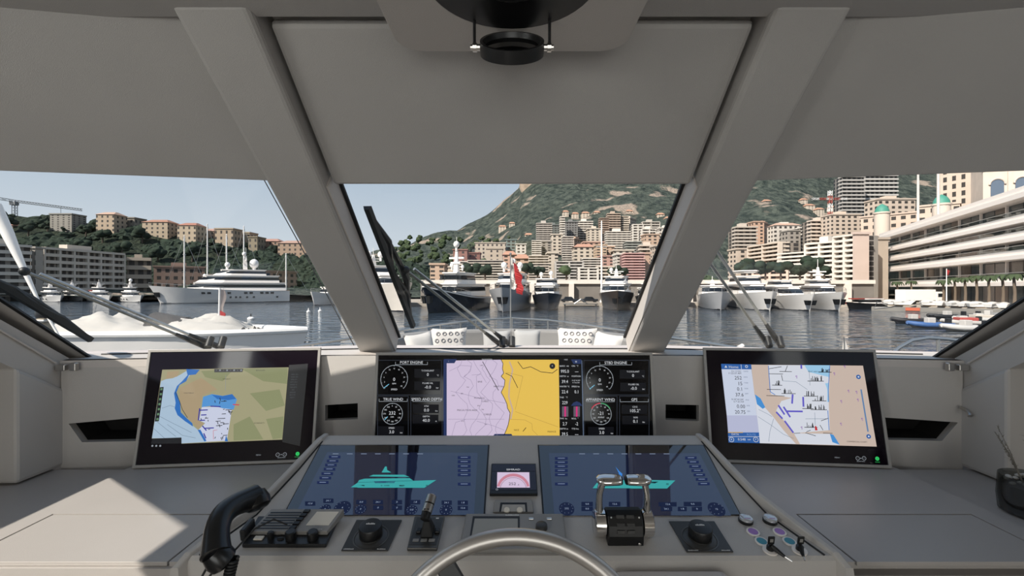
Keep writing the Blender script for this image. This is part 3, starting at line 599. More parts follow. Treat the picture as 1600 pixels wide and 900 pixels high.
for x, y, hh, b in ((232, 124, 2.2, 'Oct 13 2022'), (234, 145, 2.9, '11:25:37 AM'), (240, 190, 5.6, '252'), (246, 244, 5.6, '15'), (250, 297, 5.6, '0.1'), (258, 352, 5.6, '37.6'), (258, 396, 2.6, "N 43°44.206'"), (262, 418, 2.6, "E 7°25.764'"), (272, 464, 5.6, '0.00'), (277, 519, 5.6, '20.75')): s.text('data_lettering', INK, *q6(x, y), hh, b, .0014, 'RIGHT', .95)
for x, y, b in ((255, 126, 'DATE'), (255, 180, 'HDG'), (260, 235, 'COG'), (265, 290, 'SOG'), (270, 340, 'DPT'), (276, 400, 'POS'), (284, 455, 'XTE'), (290, 508, 'SEA')): s.text('data_units', EMW('units', (84, 96, 124)), *q6(x, y), 2.0, b, .0014, 'LEFT')
# bezel marks: shift of the left display's marks to this bezel
G = EMW('power_green', (46, 190, 96))
s.arc('bezel_icons', GREY, 1340, 716, 2.7, 0, 360, .6, .0008); s.arc('bezel_icons', GREY, 1350, 716, 2.7, 0, 360, .6, .0008); s.disc('bezel_icons', GREY, 1345, 716, .8, .0008); s.text('bezel_icons', GREY, 1340, 716, 2.4, '−', .0008); s.text('bezel_icons', GREY, 1350, 716, 2.4, '+', .0008); s.text('bezel_icons', GREY, 1345, 721, 1.5, 'BRIGHTNESS', .0008); s.text('bezel_icons', GREY, 1308, 715, 2.0, 'MENU', .0008)
s.disc('power_lamp', G, 1370.5, 716.5, 3.0, .0008); s.text('power_mark', INK, 1370.5, 716.5, 2.6, 'o', .0010); s.text('power_lettering', G, 1371, 722, 1.4, 'POWER', .0008)
s.done()

# ---- the two flat displays let into the sloping console
PAGE = EMW('page_navy', (12, 20, 46)); NAVY2 = EMW('night_navy', (8, 14, 34)); TEAL = EMW('teal', (58, 160, 160)); _g = PAGE.node_tree.nodes['Principled BSDF']; _g.inputs['Specular IOR Level'].default_value = 1.0; _g.inputs['Roughness'].default_value = .03; _g.inputs['Coat Weight'].default_value = 1.0; _g.inputs['Coat IOR'].default_value = 1.6   # page seen under the coated glass
BTN = EMW('btn', (26, 38, 78)); FIELD2 = EMW('reading_field', (20, 30, 58)); PALEL = EMW('pale_line', (150, 166, 190))
COATED = mat('screen_glass_coated', (10, 9, 16), .03, spec=1.0); _c = COATED.node_tree.nodes['Principled BSDF']; _c.inputs['Coat Weight'].default_value = 1.0; _c.inputs['Coat Roughness'].default_value = .02; _c.inputs['Coat IOR'].default_value = 1.6
def dash(label, x0, x1, act, hullq, bars, boxes, gx, mir):
    y0 = hit(800, 806, LP); y1 = hit(800, 697, LP); h = (y1 - y0).dot(LW)
    O = V((x0, y0.y, y0.z)) + LPn * .0045; M = basis(O, (1, 0, 0), LW); t = thing('console_display', label, 'display', M=M)
    MB().box(0, x1 - x0, 0.0, h, -.004, 0).build('screen_glass', COATED, t, bevel=.001)
    MB().box(-.004, x1 - x0 + .004, -.0, h + .004, -.0044, -.0025).build('gasket', BLACK, t)
    s = Screen(t, (O, LPn), (1, 0, 0), LW)
    s.poly('page_background', PAGE, act, .0004)
    for nm, m, q in hullq: s.poly(nm, m, q, .0010)
    for x, y, hw in bars: s.poly('menu_buttons', BTN, [(x - hw, y - 2), (x + hw, y - 2), (x + hw, y + 2.2), (x - hw, y + 2.2)], .0009); s.line('menu_lines', PALEL, [(x - hw * .55, y), (x + hw * .55, y)], .8, .0012)
    for x, y, hw in boxes: s.poly('reading_boxes', FIELD2, [(x - hw, y - 3.5), (x + hw, y - 3.5), (x + hw, y + 3), (x - hw, y + 3)], .0009); s.text('reading_digits', PALEL, x, y, 3.2, random.choice(['0.0', '12.6', '1.8', '24.1', '0']), .0014)
    for x, y, r, v in gx:
        s.disc('dials', FIELD2, x, y, r, .0009); s.text('reading_digits', PALEL, x, y, 3.2, v, .0014)
        for k in range(10): a = 2 * PI * k / 10; s.disc('dial_dots', PALEL, x + r * .8 * math.cos(a), y - r * .6 * math.sin(a), .5, .0014, 6)
    for i in range(7): s.line('menu_lines', PALEL, [(mir + i * 22, 709.5), (mir + 9 + i * 22, 709.5)], .8, .0012)
    s.done(); return t
q4 = lambda X, Y: (430 + X / 4.571, 680 + Y / 4.571)
Lh = [('yacht_hull', TEAL, [q4(*p) for p in ((540, 374), (590, 340), (1150, 322), (1065, 378))]), ('yacht_deckhouse', TEAL, [q4(*p) for p in ((600, 322), (640, 312), (960, 308), (985, 325), (590, 338))]), ('yacht_bridge', TEAL, [q4(*p) for p in ((670, 296), (700, 284), (920, 284), (960, 300))]), ('yacht_mast', TEAL, [q4(*p) for p in ((760, 268), (785, 225), (797, 225), (800, 250), (830, 268))])]
Lh += [('yacht_windows', NAVY, [q4(*p) for p in ((705, 332), (860, 328), (850, 345), (715, 346))]), ('yacht_aft_hull', TEAL, [q4(*p) for p in ((590, 345), (860, 342), (860, 377), (588, 377))])] + [('yacht_ports', INK, [q4(x, 358), q4(x + w_, 357), q4(x + w_, 366), q4(x, 367)]) for x, w_ in ((590, 48), (755, 10), (778, 38), (885, 38), (1075, 14))]
dash('dark console display with teal yacht drawing beside the telephone', -.640, -.080, [q4(372, 122), q4(1446, 126), q4(1420, 570), q4(140, 570)],
     Lh,
     [(430 + X / 4.571, 680 + Y / 4.571, 9) for X, Y in ((425, 156), (410, 185), (398, 214), (388, 243), (372, 275), (358, 306), (340, 338))] + [(430 + 1350 / 4.571, 680 + Y / 4.571, 10) for Y in (160, 190, 222, 253, 283, 350)],
     [(q4(x, y)) + (8,) for x, y in ((380, 470), (250, 490), (615, 480), (735, 480), (735, 520), (870, 480), (870, 520), (1000, 480), (1225, 484), (1340, 484), (1340, 522))], [q4(355, 530) + (9, '0'), q4(480, 520) + (13, '4'), q4(610, 530) + (9, '0'), q4(975, 535) + (9, '0.0'), q4(1220, 535) + (10, '0')], 520)
q8 = lambda X, Y: (845 + X / 5.246, 695 + Y / 5.246)
Rh = [('yacht_hull', TEAL, [q8(*p) for p in ((425, 358), (470, 300), (735, 290), (735, 358))]), ('yacht_bow', TEAL, [q8(*p) for p in ((735, 288), (1102, 294), (1035, 360), (735, 360))]), ('yacht_mast', EMW('mastblue', (60, 130, 210)), [q8(*p) for p in ((620, 290), (640, 235), (612, 180), (640, 215), (668, 240), (662, 290))]), ('yacht_windows', NAVY2, [q8(*p) for p in ((880, 304), (965, 304), (935, 318), (880, 320))]), ('yacht_ports', INK, [q8(*p) for p in ((1028, 318), (1048, 318), (1046, 332), (1026, 332))])]
dash('dark console display with teal yacht drawing behind the chrome levers', .090, .640, [q8(65, 68), q8(1300, 70), q8(1560, 580), q8(112, 580)],
     Rh,
     [q8(168, y) + (10,) for y in (112, 145, 178, 212, 246, 322)] + [q8(1230 + (y - 108) * .5, y) + (9,) for y in (108, 142, 178, 212, 247, 284, 320)],
     [q8(380, 488) + (9,), q8(380, 527) + (9,), q8(605, 488) + (9,), q8(1040, 490) + (14,), q8(1030, 528) + (9,), q8(1245, 488) + (14,), q8(1160, 528) + (7,), q8(1280, 528) + (8,)], [q8(212, 525) + (12, '232'), q8(1440, 530) + (13, '15')], 905)
# ================================================================ instruments on the console
def onP(px, py, pl, W, lift=0.0): return basis(hit(px, py, pl) + pl[1] * lift, (1, 0, 0), W)
def loc(px, py, M, pl=None):
    q = M.inverted() @ hit(px, py, pl or CP); return (q.x, q.y)
def quadprism(M, pts, z0, z1, pl=None):
    q = [loc(x, y, M, pl) for x, y in pts]; return MB().prism([(a, b, z0) for a, b in q], (0, 0, z1 - z0))
DARKPL = mat('anthracite_plate', (52, 51, 50), .4, bump=.05, bs=400); GUN = mat('gunmetal', (92, 90, 87), .35, .6); KNOB = mat('knob_black', (17, 17, 18), .4); CREAM = mat('cream_label', (214, 205, 190), .6)
PRINT = mat('white_print', (214, 212, 208), .6)
def smallprint(mb, x, y, w, h, n, z, M=None):
    rng = random.Random(n + int(x * 1e4))
    for i in range(n):
        a = x + w * i / n; mb.box(a, a + w / n * .72, y, y + h * rng.choice((.7, 1, 1)), z, z + .0003, M)

# ---- telephone: base unit and handset
M = onP(450, 838, CP, CW); t = thing('radio_telephone', 'black corded radio telephone with handset leaning on its grilled base', 'telephone', M=M)
quadprism(M, [(378, 857), (510, 857), (531, 812), (404, 812)], .001, .012).build('base_tray', BLK_PL, t, bevel=.003)
def lo2(px, py): return loc(px, py, M)
x0, y0 = lo2(392, 842); x1, _ = lo2(512, 842); _, y1 = lo2(500, 811)
mb = MB(); sk = .018
mb.hexa([(x0, y0, .011), (x1, y0, .011), (x1 + sk, y1, .011), (x0 + sk, y1, .011), (x0, y0, .022), (x1, y0, .022), (x1 + sk, y1, .032), (x0 + sk, y1, .032)]); mb.build('base_unit', GREYPL, t, bevel=.002)
def top(u, v): return (x0 + (x1 - x0) * u + sk * v, y0 + (y1 - y0) * v, .022 + .010 * v)
def tbox(mb, u0, u1, v0, v1, h):
    a = [V(top(u0, v0)), V(top(u1, v0)), V(top(u1, v1)), V(top(u0, v1))]; mb.hexa(a + [p + V((0, 0, h)) for p in a]); return mb
for i in range(7): tbox(MB(), .04, .46, .10 + i * .115, .155 + i * .115, .0008).build('grille_slat', BLK_PL, t)
for i in range(5): tbox(MB(), .485, .565, .06 + i * .18, .19 + i * .18, .0055).build('button', KNOB, t, bevel=.001)
tbox(MB(), .66, .96, .26, .86, .0006).build('label_plate', CREAM, t)
mb = MB(); smallprint(mb, top(.84, .08)[0], top(.84, .08)[1], .016, .0022, 5, .0232); mb.build('small_print', PRINT, t)
yk = y0 - .013
for u, r, hh in ((.20, .0001, 0), (.30, .008, .020), (.56, .0135, .022), (.84, .0135, .022)):
    if hh: MB().lathe([(r, .012), (r, .012 + hh - .003), (r - .003, .012 + hh)], 18, Matrix.Translation(V((x0 + (x1 - x0) * u, yk, 0)))).build('knob', KNOB, t, smooth=True)
MB().box(x0 + .018, x0 + .042, yk - .008, yk + .006, .012, .0165).build('cream_key', CREAM, t, bevel=.002)
MB().ball((x0 + (x1 - x0) * .43, yk - .002, .0135), (.009, .006, .003), 14, 6).build('rocker', KNOB, t, smooth=True)
MB().box(x0 - .016, x0 - .001, y0 - .02, y0 + .03, .008, .040).build('cradle', BLK_PL, t, bevel=.004)
HB = mat('handset_black', (16, 16, 17), .28)
pa = V((-.664, 1.035, -.600)); pb = V((-.668, 1.20, -.545)); arch = V((-.030, -.008, .026)); path = []; rr = []
for i in range(15):
    u = i / 14; path.append(pa.lerp(pb, u) + arch * math.sin(PI * u)); rr.append(.0262 + .006 * (abs(u - .5) * 2) ** 3)
path = [path[0] + (path[0] - path[1]) * .35] + path + [path[-1] + (path[-1] - path[-2]) * .35]; rr = [.018] + rr + [.018]
hs = MB().tube(path, rr, 14).build('handset', HB, t, world=True, smooth=True)
for p, q, r in ((pa, V((.55, .25, -.75)), .031), (pb, V((.45, -.35, -.8)), .033)):
    q.normalize(); MB().tube([p - q * .012, p + q * .008, p + q * .024, p + q * .030], [r * .8, r, r * .95, r * .7], 16).build('ear_cup', HB, hs, world=True, smooth=True)
c0 = pa + V((.035, .005, -.01)); pts = []
for i in range(480):
    u = i / 480; c = c0 + V((-.045 * u, -.012 * math.sin(u * 3), -.26 * u)); a = 2 * PI * i / 12; pts.append(c + V((math.cos(a) * .010, math.sin(a) * .010, -.0)))
MB().tube(pts, .0034, 6).build('coiled_cord', RUBBER, t, world=True, smooth=True)
MB().tube([pa + V((.03, .02, 0)), pa + V((.055, .055, .03)), pa + V((.085, .085, .038)), pa + V((.105, .11, .012))], .0022, 6).build('straight_cord', RUBBER, t, world=True)
for dx in (0, .022): MB().tube([pa + V((-.012 + dx, -.002, -.012)), pa + V((-.03 + dx * .7, -.01, -.05)), pa + V((-.05 + dx * .5, -.012, -.12)), pa + V((-.06 + dx, -.012, -.25))], .0028, 6).build('straight_cord', RUBBER, t, world=True)

# ---- turning control knobs on square plates
def dial(label, corners, kc, flip):
    M = onP(kc[0], kc[1], CP, CW); t = thing('dial_control', label, 'control knob', M=M)
    quadprism(M, corners, 0.0005, .004).build('mounting_plate', DARKPL, t, bevel=.0012)
    MB().lathe([(.046, .004), (.046, .005), (.043, .0052), (.042, .004)], 40).build('ring_groove', GUN, t, smooth=True)
    MB().lathe([(.042, .004), (.036, .0075), (.030, .0085), (.030, .011), (.001, .011)], 40).build('bezel', DARKPL, t, smooth=True)
    k = MB().lathe([(.0285, .011), (.0295, .014), (.0295, .036), (.028, .0385), (.025, .0395), (.001, .0395)], 36).build('knob', KNOB, t, smooth=35)
    mb = MB(); smallprint(mb, -.012, .002, .024, .0055, 6, .0396); mb.build('knob_print', PRINT, k)
    mb = MB(); a = loc(*corners[0], M); b = loc(*corners[1], M)
    smallprint(mb, a[0] + .005, a[1] + .003, .026, .0028, 9, .004); smallprint(mb, b[0] - .028, b[1] + .003, .022, .0026, 6, .004); mb.build('plate_print', PRINT, t); return t
dial('black turning knob on a square plate between telephone and thruster lever', [(533, 862), (606, 862), (628, 814), (557, 814)], (580, 841), 1)
dial('black turning knob on a square plate between chrome levers and keys', [(1073, 864), (1146, 864), (1116, 816), (1045, 816)], (1093, 843), -1)

# ---- thruster lever
M = onP(668, 840, CP, CW); t = thing('thruster_lever', 'slim grey lever on a narrow keypad plate left of the wheel', 'lever', M=M)
quadprism(M, [(636, 862), (683, 862), (695, 811), (648, 811)], .0005, .010).build('mounting_plate', GUN, t, bevel=.002)
quadprism(M, [(639, 857), (682, 857), (693, 814), (652, 814)], .010, .0108).build('face_plate', DARKPL, t)
MB().hexa([(-.017, -.016, .0105), (.017, -.016, .0105), (.017, .03, .0105), (-.017, .03, .0105), (-.009, -.004, .05), (.009, -.004, .05), (.009, .014, .05), (-.009, .014, .05)]).build('boot', RUBBER, t, bevel=.004)
MB().box(-.0075, .0075, -.002, .012, .045, .085).build('stem', BLK_PL, t, bevel=.003)
a = V((-.004, -.012, .062)); b = V((.008, .040, .094)); ax = (b - a)
MB().tube([a - ax * .03, a, a + ax * .3], [.006, .0115, .0125], 16).build('grip_end', KNOB, t, smooth=True)
MB().tube([a + ax * .3, a + ax * .62], .0132, 16).build('grip', STEEL, t, smooth=True)
MB().tube([a + ax * .62, a + ax * .68], .0122, 16).build('grip_band', KNOB, t, smooth=True)
MB().tube([a + ax * .68, b, b + ax * .05], [.0132, .0128, .009], 16).build('grip', STEEL, t, smooth=True)
for x in (-.031, .018): MB().box(x, x + .014, .0, .018, .0105, .018).build('rocker_switch', KNOB, t, bevel=.003)
for i in range(3): q = loc(650 + i * 12.5, 850, M); MB().box(q[0] - .008, q[0] + .008, q[1] - .005, q[1] + .005, .0105, .012).build('key', GREYPL, t, bevel=.0008)
q = loc(683, 816, M); MB().box(q[0] - .003, q[0] + .005, q[1], q[1] + .004, .0105, .0112).build('indicator', PRINT, t)

# ---- control head of the radar, half hidden by the wheel rim
M = onP(805, 838, CP, CW); t = thing('control_head', 'grey instrument head with dark screen half hidden behind the steering wheel', 'instrument', M=M)
quadprism(M, [(716, 866), (888, 866), (880, 809), (728, 809)], .0005, .014).build('head_body', GREYPL, t, bevel=.004)
quadprism(M, [(733, 853), (812, 853), (812, 814), (739, 814)], .0142, .0150).build('screen_recess', BLACK, t)
quadprism(M, [(736, 851), (809, 851), (809, 818), (742, 818)], .0151, .0156).build('screen', mat('lcd_grey', (150, 147, 138), .4), t)
for i in range(4): q = loc(752 + i * 16, 857, M); MB().box(q[0] - .011, q[0] + .011, q[1] - .004, q[1] + .003, .014, .017).build('soft_key', BLK_PL, t, bevel=.001)
for px, py in ((830, 818), (858, 818), (829, 855), (848, 855)):
    q = loc(px, py, M); MB().box(q[0] - .007, q[0] + .007, q[1] - .004, q[1] + .004, .014, .0165).build('key', STEEL, t, bevel=.001)
q = loc(846, 832, M); MB().lathe([(.016, .014), (.015, .024), (.012, .026), (.001, .026)], 24, Matrix.Translation(V((q[0], q[1], 0)))).build('rotary_knob', DARKPL, t, smooth=True)
mb = MB(); q = loc(790, 812, M); smallprint(mb, q[0], q[1] - .002, .037, .0045, 10, .0142); mb.build('small_print', PRINT, t)

# ---- small compass readout and the cover below it, on the sloping face
M = onP(803, 752, LP, LW); t = thing('heading_display', 'small black-framed heading display reading 252.4 between the console displays', 'display', M=M)
lq = lambda a, b: loc(a, b, M, LP)
REDF = mat('dark_face', (30, 20, 36), .15, coat=.3); DKF = mat('dark_face', (30, 20, 36), .15, coat=.3)
quadprism(M, [(765, 776), (840, 776), (837, 728), (768, 728)], .0005, .011, LP).build('housing', BLK_PL, t, bevel=.002)
quadprism(M, [(767.5, 770), (838, 770), (836.5, 741), (769, 741)], .0112, .0118, LP).build('lower_face', REDF, t)
quadprism(M, [(769, 740.5), (836.5, 740.5), (836, 730), (769.5, 730)], .0112, .0118, LP).build('upper_face', DKF, t)
s = Screen(t, off(LP, .0119), (1, 0, 0), LW)
s.poly('lcd', EMW('lcd_lilac', (208, 190, 216)), [(776.5, 762), (828, 762), (827, 738), (777, 738)], .0003)
pts = []
RING = EMW('ring_rose', (196, 128, 146))
for k in range(13): a = math.radians(12 + 156 * k / 12); pts.append((802 + 26 * math.cos(a), 765 - 25 * math.sin(a)))
inn = [(802 + 22 * math.cos(math.radians(12 + 156 * k / 12)), 765 - 20.5 * math.sin(math.radians(12 + 156 * k / 12))) for k in range(13)]
for k in range(12): s.poly('compass_card', RING, [pts[k], pts[k + 1], inn[k + 1], inn[k]], .0006)
for k in range(25): a = math.radians(12 + 156 * k / 24); s.disc('card_dots', EMW('dotred', (120, 40, 60)), 802 + 20.4 * math.cos(a), 765 - 18.6 * math.sin(a), .7, .0006, 8)
s.text('readout', INK, 800.5, 756.5, 5.6, '252', .0009); s.text('readout', INK, 809.6, 758, 3, '.4', .0009)
s.text('brand_lettering', W_, 802, 734, 3.6, 'SIMRAD', .0006, sx=1.25); s.arc('power_mark', GREY, 776.5, 765, 1.5, 0, 360, .7, .0006)
s.done()
M = onP(802, 794, LP, LW); t = thing('recessed_socket', 'small square socket with grey lid under the small heading display', 'socket', M=M)
quadprism(M, [(770, 803), (834, 803), (832, 784), (773, 784)], .0005, .008, LP).build('surround', GREYPL, t, bevel=.003)
quadprism(M, [(780, 803), (824, 803), (823, 788.5), (782, 788.5)], .008, .0086, LP).build('recess', BLACK, t)
quadprism(M, [(783, 803), (821, 803), (820, 792), (785, 792)], .0087, .0095, LP).build('lid', mat('lid_grey', (160, 155, 148), .4), t)
for px in (792, 812): q = loc(px, 801, M, LP); MB().lathe([(.009, .0095), (.008, .013), (.001, .0135)], 16, Matrix.Translation(V((q[0], q[1], 0)))).build('finger_dome', CREAM, t, smooth=True)

# ---- twin engine levers
M = onP(973, 838, CP, CW); t = thing('throttle_control', 'twin chrome engine levers on a black control head', 'throttle', M=M)
k = 1.0
hb = MB(); prof = [(-.036, .0), (.046, .0), (.046, .030), (.040, .052), (.026, .068), (.006, .074), (-.012, .068), (-.026, .050), (-.034, .026)]
hb.prism([(-.046, y, z) for y, z in prof], (.092, 0, 0)); hb.build('control_head', mat('throttle_black', (15, 15, 16), .3), t, bevel=.003)
Rk = Matrix.Translation(V((0, .006, .036)))
for sx in (-1, 1):
    xi, xo = sx * .047, sx * .077
    mb = MB(); mb.tube([(xi, .006, .036), (xi + sx * .002, .006, .036), (xo - sx * .003, .006, .036), (xo, .006, .036)], [.030, .034, .034, .029], 32); mb.build('side_drum', CHROME, t, smooth=35)
    mb = MB(); pth = [(sx * .061, .010, .050), (sx * .063, .014, .080), (sx * .062, .018, .115), (sx * .055, .020, .146)]
    for i in range(len(pth) - 1): pass
    mb.tube(pth, [.0160, .0130, .0115, .0120], 16, sq=.75); mb.build('lever_arm', CHROME, t, smooth=True)
    gx = [sx * .071, sx * .064, sx * .050, sx * .030, sx * .012, sx * .008]
    mb = MB(); mb.tube([(x, .020, .152) for x in gx], [.008, .017, .0205, .0195, .0185, .016], 20, sq=.62); gr = mb.build('lever_grip', CHROME, t, smooth=True)
    mb = MB(); mb.tube([(x, .021, .1555) for x in (sx * .060, sx * .050, sx * .030, sx * .012)], [.007, .0125, .0128, .012], 18, sq=.66); mb.build('grip_inlay', mat('taupe_leather', (112, 104, 96), .5), gr, smooth=True)
    mb = MB(); mb.tube([(sx * .013, .020, .151), (sx * .006, .020, .151), (sx * .004, .020, .151)], [.0150, .0150, .012], 18, sq=.7); mb.build('grip_end', KNOB, gr, smooth=True)
for r in range(3):
    for c in range(2):
        fy, fz = (-.013, .068) if r == 0 else ((-.0245, .053) if r == 1 else (-.0315, .038))
        n_ = V((0, -.80, .6)) if r < 2 else V((0, -.95, .3)); Mk = basis((-.013 + .026 * c, fy, fz), (1, 0, 0), (0, n_.z, -n_.y))
        MB().box(-.010, .010, -.0042, .0042, -.001, .0016, Mk).build('key', DARKPL, t, bevel=.0008)
for x in (-.036, .036): MB().ball((x, -.014, .0665), .0022, 8, 6).build('indicator', PRINT, t)
MB().ball((.034, -.0385, .008), (.004, .0015, .004), 8, 6).build('badge', STEEL, t)

# ---- guarded push buttons, buttons and keys
def flipcap(label, px, py):
    M = onP(px, py, CP, CW); t = thing('guarded_button', label, 'button', M=M)
    MB().lathe([(.019, .0003), (.019, .007), (.017, .009), (.001, .009)], 28, sx=1.0, sy=.95).build('rim', BLK_PL, t, smooth=True)
    MB().lathe([(.0175, .009), (.0165, .014), (.012, .0165), (.001, .017)], 28).build('cap', mat('clear_cap', (196, 198, 200), .05, .5, coat=1.0), t, smooth=True)
    MB().box(-.008, .008, -.010, -.007, .0155, .0168).build('tab', mat('tab_rose', (160, 100, 140), .3), t, bevel=.0005)
flipcap('clear capped button nearest the turning knob', 1165, 815); flipcap('clear capped button nearest the console rail', 1203, 815)
def button(label, px, py, rgb, nm):
    M = onP(px, py, CP, CW); t = thing('push_button', label, 'button', M=M)
    MB().lathe([(.0165, .0003), (.0165, .003), (.0125, .0035), (.0125, .002)], 28).build('ring', mat('pearl_ring', (226, 218, 210), .25), t, smooth=True)
    MB().lathe([(.0122, .0003), (.0122, .0036), (.001, .004)], 28).build('cap', mat(nm, rgb, .3), t, smooth=True)
button('violet push button in the row by the turning knob', 1176.5, 832, (150, 104, 176), 'violet_cap'); button('violet push button in the row by the console rail', 1218, 832, (150, 104, 176), 'violet_cap')
button('teal push button in the row by the turning knob', 1190, 847, (32, 128, 146), 'teal_cap'); button('teal push button in the row by the console rail', 1233.5, 847, (32, 128, 146), 'teal_cap')
def key(label, px, py, tip):
    M = onP(px, py, CP, CW); t = thing('ignition_key', label, 'key', M=M)
    MB().lathe([(.0175, .0003), (.0175, .004), (.012, .005), (.001, .005)], 28).build('lock_ring', mat('pearl_ring', (226, 218, 210), .25), t, smooth=True)
    MB().lathe([(.009, .005), (.009, .014), (.007, .016), (.001, .016)], 20).build('lock_barrel', KNOB, t, smooth=True)
    h = MB(); h.box(-.0085, .0085, -.002, .002, .020, .042); h.box(-.004, .004, -.002, .002, .012, .022); kb = h.build('key_bow', KNOB, t, bevel=.002)
    MB().box(-.004, .004, -.0024, .0024, .027, .036).build('key_badge', GREYPL, kb)
    b = MB(); b.tube([(0, -.003, .018), (tip[0] * .4, tip[1] * .4, .012), (tip[0], tip[1], .006)], [.005, .006, .0035], 8); b.build('key_fob', KNOB, t, smooth=True)
    b = MB(); b.tube([(tip[0], tip[1], .006), (tip[0] * 1.5, tip[1] * 1.5, .004)], .0018, 6); b.build('key_blade', STEEL, t)
key('black ignition key in the lock row by the turning knob', 1203, 861, (.022, -.026)); key('black ignition key in the lock row by the console rail', 1249, 861, (-.006, -.024))

# ---- steering wheel
TW = math.radians(15); cw = V((.007, .868, -.776)); Mw = basis(cw, (1, 0, 0), (0, math.sin(TW), math.cos(TW))); t = thing('steering_wheel', 'steering wheel with silver rim and black spokes in front of the console', 'steering wheel', M=Mw)
RW = .278
MB().tube([(RW * math.cos(2 * PI * i / 96), RW * math.sin(2 * PI * i / 96), 0) for i in range(96)], .0165, 18, closed=True).build('rim', mat('satin_silver', (190, 184, 178), .38, .8), t, smooth=True)
for a in (122, 242, 2):
    c, s_ = math.cos(math.radians(a)), math.sin(math.radians(a)); U = V((c, s_, 0)); N = V((-s_, c, 0))
    mb = MB(); r0, r1 = .04, RW - .010
    mb.hexa([U * r0 - N * .024 + V((0, 0, -.030)), U * r1 - N * .020 + V((0, 0, -.006)), U * r1 + N * .020 + V((0, 0, -.006)), U * r0 + N * .024 + V((0, 0, -.030)), U * r0 - N * .024 + V((0, 0, -.022)), U * r1 - N * .020 + V((0, 0, .004)), U * r1 + N * .020 + V((0, 0, .004)), U * r0 + N * .024 + V((0, 0, -.022))])
    mb.build('spoke', BLK_PL, t, bevel=.003)
MB().lathe([(.055, -.045), (.062, -.035), (.06, -.012), (.045, -.004), (.001, -.002)], 32).build('hub', BLK_PL, t, smooth=True)
MB().tube([(0, 0, -.04), (0, 0, -.24)], [.035, .045], 20).build('column', BLK_PL, t, smooth=True)

# ---- glass planter with dried twigs on the starboard worktop
zb = ZT - .012; vx, vy = 1.668, 1.475; t = thing('glass_planter', 'clear glass bowl of pale pebbles with dry feathery twigs', 'planter', loc=(vx, vy, zb))
MB().lathe([(.070, .0), (.080, .006), (.084, .05), (.080, .118), (.077, .118), (.080, .05), (.074, .008), (.001, .008)], 36).build('bowl', glassmat('bowl_glass', (198, 200, 198), .12), t, smooth=True)
MB().lathe([(.070, .009), (.077, .05), (.075, .092), (.001, .095)], 30).build('soil', mat('dark_soil', (40, 36, 32), .95, var=.3, vs=60), t, smooth=True)
rng = random.Random(5)
for i in range(46):
    a = rng.uniform(0, 2 * PI); r = .07 * math.sqrt(rng.random()); MB().ball((r * math.cos(a), r * math.sin(a), .097 + rng.uniform(0, .008)), (rng.uniform(.006, .011), rng.uniform(.006, .010), .005), 7, 5).build('pebble', mat('pebble', (190, 184, 174), .7, var=.2, vs=40), t, smooth=True)
for i in range(13):
    a = rng.uniform(0, 2 * PI); h = rng.uniform(.09, .19); ox, oy = .035 * math.cos(a), .035 * math.sin(a); tip = V((ox * 2.4, oy * 2.4, .1 + h)); base = V((ox * .6, oy * .6, .09)); mb = MB(); mb.tube([base, base.lerp(tip, .5) + V((0, 0, .01)), tip], [.0016, .0013, .0006], 5)
    for j in range(26):
        u = .25 + .75 * j / 26; p = base.lerp(tip, u); d_ = V((rng.uniform(-1, 1), rng.uniform(-1, 1), rng.uniform(.0, .9))).normalized() * rng.uniform(.010, .018); n_ = d_.cross(V((0, 0, 1))).normalized() * .002
        mb.add([p - n_, p + n_, p + d_], [(0, 1, 2)])
    mb.build('twig', mat('dry_twig', (120, 114, 104), .9, var=.2, vs=50), t, fix=False)

# ================================================================ wipers outside the glass
WIPB = mat('wiper_black', (16, 16, 17), .45)
def wp(k, px, py, t_=.135): A, H, N = FR[k]; return hit(px, py, (A + N * t_, N))
def wiper(label, k, blade, arms, pivots):
    t = thing('windscreen_wiper', label, 'wiper', loc=tuple(wp(k, *pivots[0], .12)))
    N = FR[k][2]
    if blade:
        a, b = wp(k, *blade[0], .118), wp(k, *blade[1], .118); ax = b - a; n_ = ax.normalized().cross(N)
        mb = MB(); mb.hexa([a - n_ * .008 - N * .018, b - n_ * .008 - N * .018, b + n_ * .008 - N * .018, a + n_ * .008 - N * .018, a - n_ * .014, b - n_ * .014, b + n_ * .014, a + n_ * .014]); mb.build('blade', RUBBER, t, world=True)
        for u0, u1, lift in ((.06, .48, .022), (.46, .95, .022)):
            p0 = a + ax * u0; p1 = a + ax * u1; c = p0.lerp(p1, .5) + N * lift + n_ * blade[2]; MB().tube([p0, p0.lerp(c, .75), c, p1.lerp(c, .75), p1], [.007, .012, .014, .012, .007], 8).build('blade_bridge', WIPB, t, world=True, smooth=True)
        m0 = a + ax * .27 + N * .024 + n_ * blade[2]; m1 = a + ax * .72 + N * .024 + n_ * blade[2]; mc = a + ax * blade[3] + N * .034 + n_ * (blade[2] * 1.8); MB().tube([m0, mc, m1], [.009, .016, .009], 8).build('blade_bridge', WIPB, t, world=True, smooth=True)
    for q in arms:
        pts = [wp(k, *p, .145) for p in q]; MB().tube(pts, .0065, 8).build('arm', mat('wiper_arm', (150, 146, 140), .3, .7) if q is arms[0] else STEEL, t, world=True, smooth=True)
        e0, e1 = pts[-2], pts[-1]; MB().tube([e1.lerp(e0, .22), e1.lerp(e0, .12), e1], [.008, .013, .014], 8).build('arm_sleeve', WIPB, t, world=True, smooth=True)
    for p in pivots: c = wp(k, *p, .10); MB().tube([c - N * .002, c + N * .05], .016, 12).build('pivot', WIPB, t, world=True, smooth=True)
    if blade:
        c = wp(k, *arms[0][0], .145); MB().ball(c, .017, 10, 8).build('clamp', WIPB, t, world=True, smooth=True)
